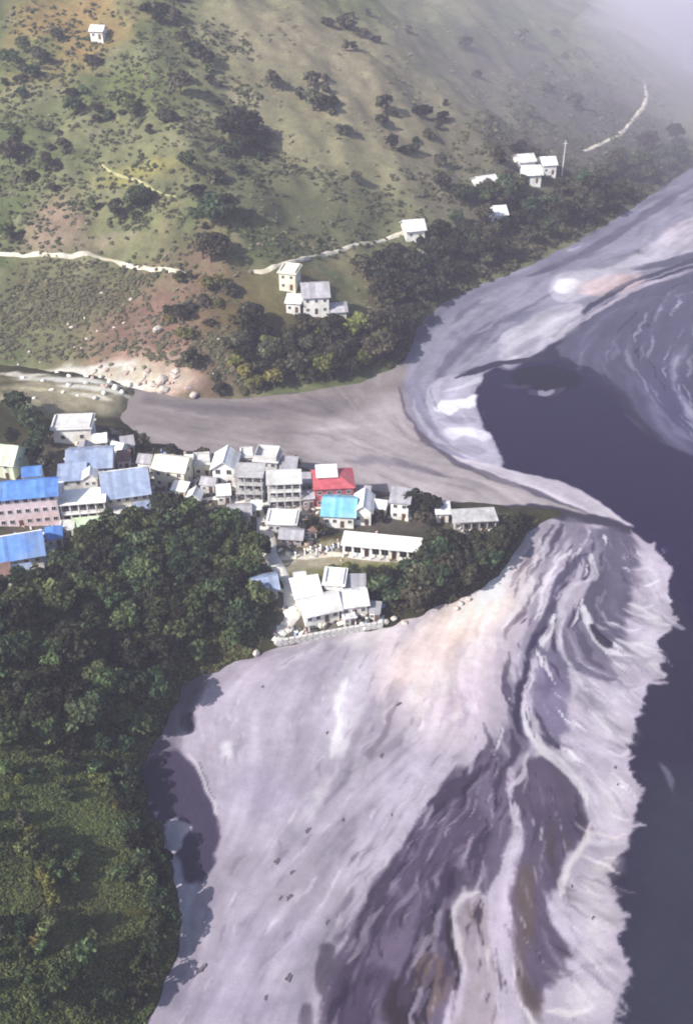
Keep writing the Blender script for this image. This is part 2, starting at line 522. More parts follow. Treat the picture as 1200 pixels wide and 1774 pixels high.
edge = [(1040, 898), (1092, 912), (1120, 938), (1150, 962), (1166, 985), (1160, 1040), (1158, 1085), (1140, 1130), (1128, 1190), (1100, 1250), (1086, 1290), (1098, 1330),
        (1106, 1385), (1098, 1440), (1078, 1472), (1034, 1512), (1056, 1545), (1070, 1580), (1068, 1620), (1076, 1660), (1092, 1685), (1078, 1730), (1062, 1774), (1050, 1850)]
plume = [(960, 893)] + edge[:2] + list(jag(edge[2:], 11, 15, 5)) + [(220, 1850), (255, 1774), (300, 1660), (290, 1500), (250, 1400), (245, 1320), (290, 1210), (340, 1160),
         (470, 1110), (640, 1080), (760, 1045), (860, 990), (890, 950), (930, 905)]

WHITE = (232, 228, 236)
LAYERS = [
    # open water, a little greener at lower right
    ([(1120, 1350), (1400, 1300), (1400, 1900), (1050, 1900), (1060, 1700)], (56, 59, 73), 14, 0, 0.85),
    # upper reach of the channel
    (smooth_poly([(685, 690), (690, 640), (715, 590), (725, 540), (850, 478), (1000, 410), (1110, 340), (1200, 280), (1320, 200), (1320, 430), (1200, 458), (1090, 500), (1000, 560),
      (965, 590), (930, 612), (860, 640), (815, 670), (825, 710), (858, 770), (870, 812), (780, 800), (720, 745)]), (152, 149, 166), 1.2, 0.5, 1),
    (stroke([(1300, 250), (1200, 305), (1090, 375), (980, 435), (860, 492), (770, 540), (730, 590)], 30, False), (138, 136, 156), 3, 1.0, 0.8),
    (stroke([(1300, 262), (1200, 322), (1120, 372), (1030, 428), (960, 462), (900, 480)], 11), (108, 106, 126), 1.2, 0.6, 0.85),
    (smooth_poly([(950, 492), (975, 472), (1060, 462), (1180, 385), (1320, 310), (1320, 400), (1200, 435), (1100, 474), (1000, 522), (958, 520)]), (186, 181, 194), 2.0, 0.8, 0.95),
    (smooth_poly([(958, 500), (966, 486), (984, 482), (1010, 486), (1002, 496), (994, 508), (972, 510)]), (242, 238, 244), 2.0, 0.8, 0.95),
    (ell(1060, 494, 60, 17, -8), (206, 184, 188), 3.5, 0.8, 0.75),
    (ell(1190, 405, 55, 22, -20), (200, 182, 188), 4.5, 0.8, 0.6),
    (smooth_poly([(880, 600), (900, 565), (960, 530), (1010, 530), (985, 562), (940, 600), (890, 625)]), (192, 188, 200), 2.0, 1.0, 0.85),
    (ell(890, 580, 26, 12, -30), (210, 207, 218), 1.5, 0.6, 0.8),
    (stroke([(752, 672), (775, 625), (815, 585), (880, 548), (935, 520)], 16), (116, 113, 134), 2.0, 1.2, 0.75),  # this curve and the next paint shadow into the channel water
    (stroke([(830, 600), (860, 560), (900, 545), (960, 505)], 14), (118, 115, 136), 1.8, 1.0, 0.7),
    (stroke([(700, 660), (730, 610), (780, 560), (860, 515)], 22), (160, 157, 173), 2.5, 1.2, 0.7),
    (stroke([(765, 700), (785, 650), (830, 612), (890, 600)], 12), (170, 167, 182), 1.5, 0.8, 0.7),
    (ell(1105, 437, 9, 5), (85, 83, 100), 0.8, 0.3, 0.8),
    # slow eddy at right
    (smooth_poly([(962, 604), (1005, 562), (1090, 505), (1200, 462), (1330, 440), (1330, 830), (1200, 800), (1120, 740), (1060, 660), (1000, 632)]), (90, 88, 110), 3.0, 1.0, 1),
    (stroke([(1000, 620), (1015, 580), (1060, 545), (1130, 520), (1190, 505)], 10), (140, 138, 160), 1.8, 1.2, 0.65),
    (stroke([(1185, 490), (1150, 530), (1140, 580), (1150, 600)], 12), (152, 150, 172), 1.8, 1.2, 0.7),
    (stroke([(1090, 575), (1095, 630), (1125, 690), (1170, 740), (1230, 790)], 14), (146, 144, 166), 2.0, 1.5, 0.75),
    (stroke([(1175, 560), (1160, 600), (1165, 650), (1190, 690), (1230, 715)], 18), (160, 160, 180), 2.2, 1.5, 0.8),
    (stroke([(1120, 560), (1125, 600), (1140, 640)], 7), (140, 138, 160), 1.2, 0.8, 0.6),
    (stroke([(1040, 605), (1030, 640), (1060, 690), (1110, 750), (1180, 790)], 12), (112, 110, 132), 2.5, 1.5, 0.6),
    (stroke([(1195, 590), (1190, 640), (1215, 690)], 9), (185, 184, 200), 1.2, 0.8, 0.8),
    (stroke([(956, 584), (1000, 549), (1060, 507), (1120, 478), (1210, 448)], 7, False), (58, 55, 76), 0.5, 0.3, 0.95),
    (stroke([(985, 572), (1040, 535), (1090, 505), (1150, 483), (1220, 462)], 7), (206, 198, 208), 0.7, 0.4, 0.85),
    (stroke([(1092, 466), (1140, 458), (1220, 432)], 10), (86, 83, 102), 1.0, 0.5, 0.9),
    # deep pool
    (smooth_poly([(820, 695), (836, 655), (880, 630), (950, 622), (1015, 636), (1060, 672), (1100, 735), (1200, 790), (1330, 820), (1330, 1200), (1180, 1060), (1110, 925), (960, 846), (872, 812),
      (856, 765), (832, 730)]), (42, 31, 66), 1.6, 0.6, 1),
    (smooth_poly([(1030, 610), (1100, 530), (1250, 480), (1250, 750), (1180, 735), (1100, 680)]), (90, 86, 112), 26, 2.0, 0.95),
    (ell(945, 655, 62, 22, 2), (26, 18, 38), 2.4, 0.5, 0.92),
    (stroke([(868, 668), (892, 672), (915, 668)], 5), (88, 83, 104), 1.6, 0.8, 0.6), (stroke([(915, 676), (940, 684), (975, 672)], 7), (112, 107, 128), 1.2, 0.8, 0.6),
    (stroke([(930, 678), (945, 683), (958, 675)], 8), (170, 165, 180), 0.6, 0.3, 0.9),
    (stroke([(786, 652), (850, 634), (905, 624), (975, 622)], 7), (62, 58, 80), 0.7, 0.3, 0.95),
    # muddy river
    (smooth_poly([(-60, 690), (80, 670), (180, 672), (330, 680), (420, 690), (600, 665), (700, 630), (697, 690), (728, 752), (800, 802), (900, 846), (1000, 884), (1096, 918), (1000, 905), (900, 895),
      (700, 880), (500, 830), (250, 790), (100, 730)]), (158, 150, 149), 0.8, 0.3, 1),
    (smooth_poly([(520, 745), (620, 715), (690, 680), (715, 740), (770, 790), (900, 845), (1000, 884), (900, 890), (700, 862), (600, 830), (540, 800)]), (180, 172, 174), 6, 1.0, 0.9),
    (smooth_poly([(300, 700), (420, 700), (600, 690), (560, 720), (420, 725), (330, 720)]), (136, 128, 132), 5, 1.0, 0.6),
    (stroke([(590, 800), (660, 800), (730, 812), (780, 830)], 16), (146, 139, 147), 2.5, 2.0, 0.7),
    (stroke([(690, 800), (740, 812), (770, 826)], 7), (128, 120, 130), 1.0, 0.8, 0.7),
    (stroke([(540, 745), (600, 740), (660, 735)], 8), (196, 189, 189), 2.0, 1.0, 0.5),
    # bright foam on the pool's rim
    (smooth_poly([(738, 700), (752, 660), (800, 648), (838, 640), (820, 690), (836, 740), (862, 772), (868, 808), (806, 794), (758, 748)]), (188, 184, 198), 1.2, 0.8, 0.9),
    (smooth_poly([(752, 706), (772, 692), (806, 690), (824, 684), (818, 704), (798, 708), (780, 720), (762, 716)]), (246, 243, 248), 1.4, 1.0, 0.95),
    (smooth_poly([(766, 744), (790, 738), (826, 742), (848, 756), (838, 766), (806, 758), (780, 762)]), (228, 225, 234), 1.8, 1.0, 0.9),
    (stroke([(770, 678), (800, 670), (835, 655)], 8), (215, 212, 224), 1.2, 0.6, 0.8),
    (ell(790, 728, 34, 7, 0), (150, 146, 162), 1.4, 0.5, 0.6),
    (ell(815, 778, 30, 7, 8), (160, 156, 172), 1.4, 0.5, 0.6),
    (smooth_poly([(770, 788), (860, 806), (945, 830), (1010, 855), (1066, 888), (1100, 914), (1040, 902), (960, 868), (870, 836)]), (210, 203, 211), 0.9, 0.6, 0.95),
    (stroke([(692, 672), (700, 712), (728, 752), (775, 790), (840, 822), (900, 843), (960, 868), (1040, 900)], 8), (104, 98, 112), 0.8, 0.4, 0.85),
    (stroke([(715, 690), (722, 720), (745, 752), (790, 785)], 7), (198, 194, 204), 1.0, 0.5, 0.7),
    # the great foam raft
    (plume, (182, 174, 186), 0.9, 0.9, 1),
    (stroke([(860, 884), (940, 886), (1000, 896), (1050, 906), (1096, 918)], 15, False), (66, 60, 76), 1.0, 0.4, 0.95),
    # its head: grey hollow inside the curl
    (smooth_poly([(1010, 915), (1085, 922), (1110, 960), (1105, 1010), (1085, 1060), (1090, 1100), (1060, 1110), (1030, 1080), (1015, 1050), (1035, 1000), (1040, 960)]), (112, 106, 124), 2.5, 2.0, 0.95),
    (smooth_poly([(975, 1080), (1005, 1060), (1030, 1110), (1060, 1150), (1050, 1180), (1010, 1165), (985, 1130)]), (130, 124, 142), 2.0, 1.5, 0.85),
    (smooth_poly([(985, 905), (1030, 910), (1045, 950), (1035, 985), (1000, 960)]), (146, 140, 156), 3.0, 2.0, 0.8),
    (stroke([(1008, 1045), (1022, 1080), (1040, 1105), (1080, 1125)], 6), (226, 222, 230), 0.5, 0.3, 0.95),
    (stroke([(1030, 1085), (1048, 1108), (1062, 1118)], 5), (58, 52, 72), 0.5, 0.2, 0.95),
    (stroke([(965, 1085), (975, 1130), (1000, 1180), (1030, 1210)], 6), (214, 209, 218), 0.8, 0.5, 0.8),
    # bands that run down from the tip
    (stroke([(985, 925), (940, 985), (925, 1040), (928, 1070), (905, 1140), (890, 1200), (888, 1250)], 26), (146, 140, 156), 2.0, 1.5, 0.85),
    (stroke([(1020, 950), (985, 985), (962, 1020), (950, 1070), (920, 1130), (905, 1180)], 22), (120, 113, 132), 1.6, 1.2, 0.9),
    (stroke([(955, 1060), (925, 1110), (908, 1150), (902, 1210), (897, 1255), (905, 1280)], 12), (76, 69, 94), 0.9, 0.6, 0.95),
    (stroke([(1000, 960), (960, 1000), (945, 1050), (930, 1080)], 7), (216, 211, 219), 0.9, 0.6, 0.75),
    (smooth_poly([(925, 1155), (945, 1120), (975, 1130), (985, 1190), (985, 1250), (965, 1285), (930, 1265), (915, 1210)]), (128, 121, 143), 1.8, 1.5, 0.9),
    (ell(950, 1190, 18, 20, 0), (106, 99, 120), 2.0, 1.0, 0.7),
    (stroke([(912, 1180), (908, 1240), (925, 1285), (970, 1330), (1010, 1385), (1022, 1420)], 11), (216, 211, 219), 0.9, 0.6, 0.85),
    (stroke([(930, 1260), (950, 1280), (970, 1295)], 6), (80, 73, 92), 0.6, 0.4, 0.85),
    (smooth_poly([(895, 1240), (920, 1300), (905, 1320), (880, 1330), (850, 1300), (870, 1260)]), (118, 111, 128), 2.0, 1.8, 0.85),
    # warm tinted foam under the wooded bank
    (smooth_poly([(650, 1090), (780, 1040), (870, 1010), (900, 960), (920, 1000), (890, 1080), (860, 1160), (840, 1240), (790, 1290), (720, 1280), (680, 1220), (640, 1150)]), (224, 212, 214), 14, 2.0, 0.7),
    (ell(800, 1075, 75, 34, -28), (240, 226, 220), 9, 1.5, 0.8),
    (ell(850, 1000, 26, 52, 22), (232, 228, 234), 4, 1.5, 0.8),
    (ell(720, 1150, 85, 30, -35), (234, 218, 216), 12, 2.0, 0.6),
    (ell(600, 1210, 30, 95, 14), (212, 206, 214), 6, 2.5, 0.8),
    (ell(590, 1250, 12, 55, 10), (236, 233, 238), 3, 2.0, 0.75),
    (ell(550, 1110, 90, 16, -14), (204, 198, 204), 3, 1.5, 0.7),
    (stroke([(400, 1150), (520, 1120), (620, 1100)], 22), (156, 149, 158), 3.0, 1.5, 0.7),
    (ell(800, 1210, 30, 50, 15), (206, 190, 206), 5, 1.5, 0.7),
    # dark wedge of bare water between the rafts
    (smooth_poly([(835, 1290), (800, 1330), (760, 1375), (715, 1420), (690, 1460), (668, 1500), (640, 1545), (625, 1590), (598, 1640), (580, 1700), (560, 1800), (640, 1860), (780, 1830), (792, 1700),
      (785, 1600), (815, 1550), (860, 1530), (880, 1460), (890, 1390), (880, 1330), (860, 1300)]), (116, 106, 124), 1.6, 2.4, 0.97),
    (smooth_poly([(760, 1400), (800, 1360), (850, 1400), (850, 1470), (800, 1520), (740, 1560), (700, 1620), (660, 1600), (690, 1500), (720, 1440)]), (96, 86, 104), 4, 3.0, 0.8),
    (smooth_poly([(600, 1690), (640, 1660), (680, 1680), (660, 1740), (640, 1800), (580, 1810)]), (84, 73, 92), 3, 2.0, 0.8),
    (stroke([(800, 1340), (770, 1420), (745, 1490), (730, 1560)], 12), (142, 133, 150), 1.5, 1.2, 0.7),
    (stroke([(840, 1350), (850, 1410), (820, 1450), (790, 1500)], 9), (146, 138, 154), 1.2, 1.0, 0.7),
    (stroke([(700, 1600), (730, 1640), (750, 1660)], 7), (150, 141, 154), 1.0, 0.8, 0.7),
    (stroke([(726, 1590), (700, 1560), (690, 1520)], 9), (134, 125, 142), 1.2, 1.0, 0.6),
    (ell(735, 1715, 42, 60, 8), (128, 114, 108), 3, 1.2, 0.85),
    (smooth_poly([(665, 1774), (670, 1720), (690, 1690), (715, 1690), (700, 1730), (720, 1774), (700, 1830)]), (52, 40, 44), 1.8, 0.8, 0.9),
    # second hollow, right of the thin foam string
    (smooth_poly([(885, 1370), (905, 1325), (940, 1310), (985, 1340), (1015, 1390), (1020, 1425), (985, 1470), (965, 1510), (955, 1560), (965, 1610), (985, 1650), (975, 1680), (945, 1720), (920, 1740),
      (900, 1700), (880, 1640), (870, 1570), (880, 1500), (895, 1450)]), (104, 95, 112), 1.6, 1.2, 0.96),
    (ell(955, 1425, 38, 34, 0), (86, 78, 97), 4, 1.0, 0.6),
    (smooth_poly([(880, 1530), (905, 1490), (930, 1520), (925, 1600), (915, 1680), (935, 1730), (905, 1760), (885, 1660)]), (112, 101, 98), 3, 1.2, 0.8),
    (stroke([(970, 1540), (985, 1600), (1000, 1640), (960, 1680)], 12), (140, 132, 144), 2.0, 1.2, 0.7),
    (stroke([(1005, 1680), (1040, 1672), (1060, 1665)], 8), (150, 142, 154), 1.5, 0.8, 0.6),
    (stroke([(884, 1370), (895, 1420), (903, 1450), (885, 1490), (875, 1520)], 8), (208, 202, 212), 0.7, 0.6, 0.9),
    (stroke([(880, 1340), (910, 1310), (920, 1290)], 9), (176, 168, 182), 1.0, 0.8, 0.8),
    # pale lobe at the bottom
    (smooth_poly([(790, 1575), (812, 1545), (830, 1545), (842, 1570), (862, 1560), (850, 1600), (855, 1640), (870, 1680), (868, 1740), (880, 1830), (770, 1830), (785, 1740), (800, 1700), (788, 1640)]), (168, 158, 164), 1.6, 1.6, 0.85),
    (ell(823, 1580, 9, 22, -15), (132, 121, 118), 1.2, 0.4, 0.8),
    (stroke([(850, 1660), (862, 1710), (852, 1760), (860, 1820)], 10), (104, 95, 108), 0.9, 0.6, 0.85),
    (stroke([(880, 1640), (890, 1690), (900, 1740), (930, 1790)], 8), (204, 198, 206), 0.8, 0.6, 0.85),
    (ell(1050, 1500, 30, 16, -20), (214, 206, 205), 3, 1, 0.6),
    # calm dark cove under the left bank
    (smooth_poly([(255, 1290), (290, 1285), (320, 1310), (345, 1350), (370, 1410), (378, 1450), (372, 1490), (350, 1520), (325, 1528), (310, 1500), (295, 1470), (260, 1430), (235, 1380), (235, 1310)]), (78, 70, 92), 1.2, 0.6, 0.97),
    (smooth_poly([(240, 1320), (280, 1225), (300, 1190), (350, 1165), (345, 1210), (320, 1260), (310, 1300), (270, 1310)]), (138, 130, 142), 2.5, 1.2, 0.85),
    (ell(326, 1255, 14, 20, 0), (78, 70, 84), 1.5, 0.4, 0.85),
    (stroke([(305, 1230), (306, 1280), (318, 1310)], 7), (160, 152, 164), 1.0, 0.5, 0.7),
    (stroke([(326, 1305), (345, 1345), (362, 1380), (374, 1415)], 6, False), (214, 208, 216), 0.4, 0.3, 0.9),
    (stroke([(340, 1320), (356, 1355), (372, 1390)], 3, False), (104, 96, 110), 0.3, 0.2, 0.8),
    (smooth_poly([(290, 1440), (300, 1425), (325, 1425), (338, 1436), (322, 1450), (310, 1470), (292, 1474)]), (196, 190, 198), 0.6, 0.8, 0.95),
    (smooth_poly([(292, 1480), (306, 1500), (318, 1530), (336, 1535), (330, 1580), (318, 1620), (300, 1560)]), (206, 200, 207), 0.8, 0.5, 0.9),
    (smooth_poly([(330, 1280), (390, 1240), (470, 1180), (480, 1300), (430, 1420), (400, 1460), (380, 1400)]), (182, 175, 186), 8, 2.0, 0.6),
    (ell(392, 1302, 14, 16, 0), (220, 216, 222), 2.0, 0.5, 0.8),
    (ell(450, 1370, 60, 45, 20), (170, 163, 180), 9, 2.0, 0.7),
    (ell(460, 1640, 90, 40, -20), (168, 160, 178), 9, 3.0, 0.6),
    (ell(350, 1610, 24, 26, 0), (200, 193, 201), 4, 1.0, 0.6),
    (ell(400, 1740, 120, 40, 0), (160, 153, 172), 9, 2.0, 0.6),
    (smooth_poly([(560, 1640), (575, 1640), (572, 1700), (560, 1725), (550, 1700)]), (110, 102, 116), 0.8, 0.4, 0.85),
    (smooth_poly([(520, 1774), (530, 1745), (545, 1750), (540, 1800)]), (110, 102, 116), 0.8, 0.4, 0.8),
    # loose wisp in open water
    (stroke([(1140, 1325), (1155, 1345), (1162, 1375)], 6), (132, 130, 146), 0.9, 0.5, 0.8),
]

def ribbons(poly, n, cols, wd, ln, op, seed, soft=0.5):
    """thin bands of silt drawn out along the drift"""
    r = random.Random(seed); pw = P0(poly); out = []
    lo, hi = pw.min(0), pw.max(0); tries = 0
    while len(out) < n and tries < n * 60:
        tries += 1
        x, y = r.uniform(lo[0], hi[0]), r.uniform(lo[1], hi[1])
        if sdf(pw, np.array([x]), np.array([y]))[0] > -0.5:
            continue
        L_ = r.uniform(*ln); side = []
        for sg in (1, -1):
            px, py = x, y; q = []
            for k in range(int(L_ / 2 / 0.8)):
                i = min(max(int((px - RX0) / FCS), 0), FU.shape[1] - 1); j = min(max(int((py - RY0) / FCS), 0), FU.shape[0] - 1)
                px += sg * FU[j, i] * 0.8; py += sg * FV[j, i] * 0.8
                q.append((px, py))
            side.append(q)
        line = side[1][::-1] + [(x, y)] + side[0]
        if len(line) < 5:
            continue
        p = np.array(line)[::2]
        if len(p) < 3:
            continue
        tg = np.gradient(p, axis=0); tg /= np.linalg.norm(tg, axis=1)[:, None] + 1e-9
        nn = np.stack([-tg[:, 1], tg[:, 0]], -1)
        ph = r.uniform(0, 6.28); wl_ = r.uniform(2.5, 6.0); am = r.uniform(0.1, 0.7)
        p = p + nn * (am * np.sin(np.arange(len(p)) * 1.6 / wl_ * 2.2 + ph))[:, None]
        t = np.linspace(0, 1, len(p)); w = r.uniform(*wd)
        ww = w * 0.5 * (np.sin(np.pi * np.clip(t, 0.02, 0.98)) ** 0.8) * (1 + 0.6 * np.array([r.uniform(-1, 1) for _ in t]))
        pl = np.vstack([p + nn * ww[:, None], (p - nn * ww[:, None])[::-1]])
        out.append((pl, r.choice(cols), w * soft + 0.15, w * 0.6, op * r.uniform(0.5, 1.0), True))
    return out

wedge = [(835, 1290), (760, 1375), (690, 1460), (640, 1545), (598, 1640), (560, 1790), (780, 1790), (792, 1700), (785, 1600), (860, 1530), (890, 1390), (860, 1300)]
LAYERS += ribbons(wedge, 60, [(66, 54, 78), (76, 64, 88), (140, 130, 148), (58, 47, 68)], (0.5, 1.6), (5, 16), 0.9, 11)
LAYERS += ribbons(wedge, 90, [(60, 48, 70), (168, 159, 174), (182, 174, 186), (150, 141, 157), (48, 38, 58)], (0.42, 0.8), (4, 14), 0.85, 31, 0.25)
LAYERS += ribbons([(640, 1560), (700, 1440), (830, 1300), (740, 1290), (640, 1440), (560, 1640)], 26, [(130, 122, 138), (205, 199, 208), (150, 142, 156)], (0.3, 1.0), (4, 12), 0.8, 12)
LAYERS += ribbons([(900, 960), (985, 905), (1040, 930), (985, 1010), (960, 1100), (900, 1260), (860, 1270), (880, 1100)], 46, [(104, 97, 116), (84, 77, 100), (212, 207, 215), (225, 220, 228), (150, 143, 158)], (0.3, 1.2), (5, 18), 0.85, 13)
LAYERS += ribbons([(900, 960), (985, 905), (1060, 930), (1040, 1010), (1010, 1100), (990, 1280), (900, 1300), (850, 1290), (870, 1100)], 70, [(70, 60, 86), (232, 228, 234), (240, 236, 240), (92, 84, 106)], (0.42, 0.8), (4, 14), 0.85, 33, 0.25)
LAYERS += ribbons([(1090, 950), (1160, 985), (1150, 1090), (1100, 1230), (1085, 1320), (1095, 1440), (1020, 1480), (1010, 1380), (960, 1290), (1000, 1190), (1080, 1130)], 70, [(158, 151, 166), (216, 211, 219), (206, 200, 209), (146, 139, 155)], (0.3, 1.3), (4, 12), 0.75, 14)
LAYERS += ribbons([(1080, 930), (1160, 985), (1150, 1090), (1100, 1230), (1085, 1320), (1095, 1440), (1060, 1560), (1075, 1700), (980, 1760), (990, 1600), (1030, 1480), (1010, 1380), (960, 1290), (1000, 1190), (1040, 1100)], 110, [(130, 122, 140), (236, 232, 236), (240, 236, 238), (146, 139, 155)], (0.4, 0.75), (3, 9), 0.7, 34, 0.25)
LAYERS += ribbons([(1010, 920), (1090, 930), (1105, 1010), (1080, 1090), (1030, 1080)], 18, [(92, 86, 104), (150, 144, 160), (200, 194, 204)], (0.3, 1.0), (4, 10), 0.8, 15)
LAYERS += ribbons([(900, 1310), (1000, 1350), (1015, 1420), (960, 1510), (960, 1600), (985, 1660), (920, 1730), (880, 1640), (880, 1480)], 30, [(84, 76, 94), (122, 112, 124), (140, 130, 140), (98, 86, 88)], (0.4, 1.4), (4, 12), 0.8, 16)
LAYERS += ribbons([(900, 1310), (1000, 1350), (1015, 1420), (960, 1510), (960, 1600), (985, 1660), (920, 1730), (800, 1774), (800, 1600), (880, 1480)], 50, [(58, 47, 66), (176, 168, 178), (190, 183, 190), (70, 58, 70)], (0.4, 0.7), (3, 10), 0.8, 36, 0.25)
LAYERS += ribbons([(960, 1520), (1060, 1520), (1070, 1680), (1060, 1774), (940, 1774), (990, 1660)], 34, [(158, 150, 160), (216, 210, 214), (206, 199, 204), (140, 132, 144)], (0.3, 1.0), (3, 9), 0.75, 17)
LAYERS += ribbons([(480, 1130), (640, 1095), (860, 1010), (840, 1230), (700, 1400), (560, 1640), (430, 1774), (290, 1774), (320, 1620), (390, 1480), (350, 1250)], 150, [(164, 157, 172), (206, 200, 209), (214, 209, 216), (158, 150, 166), (172, 165, 182)], (0.3, 2.0), (3, 13), 0.6, 18, 0.8)
LAYERS += ribbons([(480, 1130), (640, 1095), (860, 1010), (840, 1230), (700, 1400), (560, 1640), (430, 1774), (290, 1774), (320, 1620), (390, 1480), (350, 1250)], 110, [(140, 131, 146), (226, 222, 228), (150, 142, 158)], (0.4, 0.7), (2, 8), 0.55, 38, 0.3)
LAYERS += ribbons([(700, 1090), (870, 1010), (850, 1200), (780, 1290), (690, 1240)], 34, [(236, 226, 226), (240, 236, 238), (214, 200, 210), (236, 218, 216)], (0.4, 1.8), (4, 12), 0.6, 19, 0.8)
LAYERS += ribbons([(700, 680), (730, 560), (860, 490), (1100, 350), (1260, 270), (1260, 420), (1090, 490), (960, 585), (800, 650), (830, 740), (780, 790)], 60, [(124, 121, 140), (116, 113, 133), (182, 179, 193), (196, 192, 204), (140, 137, 155)], (0.6, 2.6), (10, 34), 0.7, 20)
LAYERS += ribbons([(1080, 560), (1140, 500), (1260, 470), (1260, 800), (1180, 770), (1100, 680)], 40, [(176, 175, 194), (190, 190, 206), (60, 54, 78)], (0.5, 1.0), (10, 30), 0.8, 39, 0.3)
LAYERS += ribbons([(1000, 600), (1100, 510), (1260, 470), (1260, 800), (1180, 770), (1080, 680)], 44, [(72, 69, 92), (126, 124, 146), (142, 140, 162), (110, 108, 130), (160, 159, 178)], (0.5, 2.0), (10, 30), 0.7, 21)
LAYERS += ribbons([(250, 710), (420, 705), (640, 680), (700, 720), (850, 820), (1000, 885), (850, 865), (600, 820), (400, 780)], 36, [(138, 130, 133), (190, 182, 184), (168, 160, 163), (128, 120, 126)], (0.5, 2.2), (8, 28), 0.45, 22, 0.9)
LAYERS += ribbons([(790, 575), (860, 560), (870, 800), (800, 800)], 10, [(150, 141, 150), (190, 184, 190)], (0.3, 0.8), (3, 8), 0.7, 23)

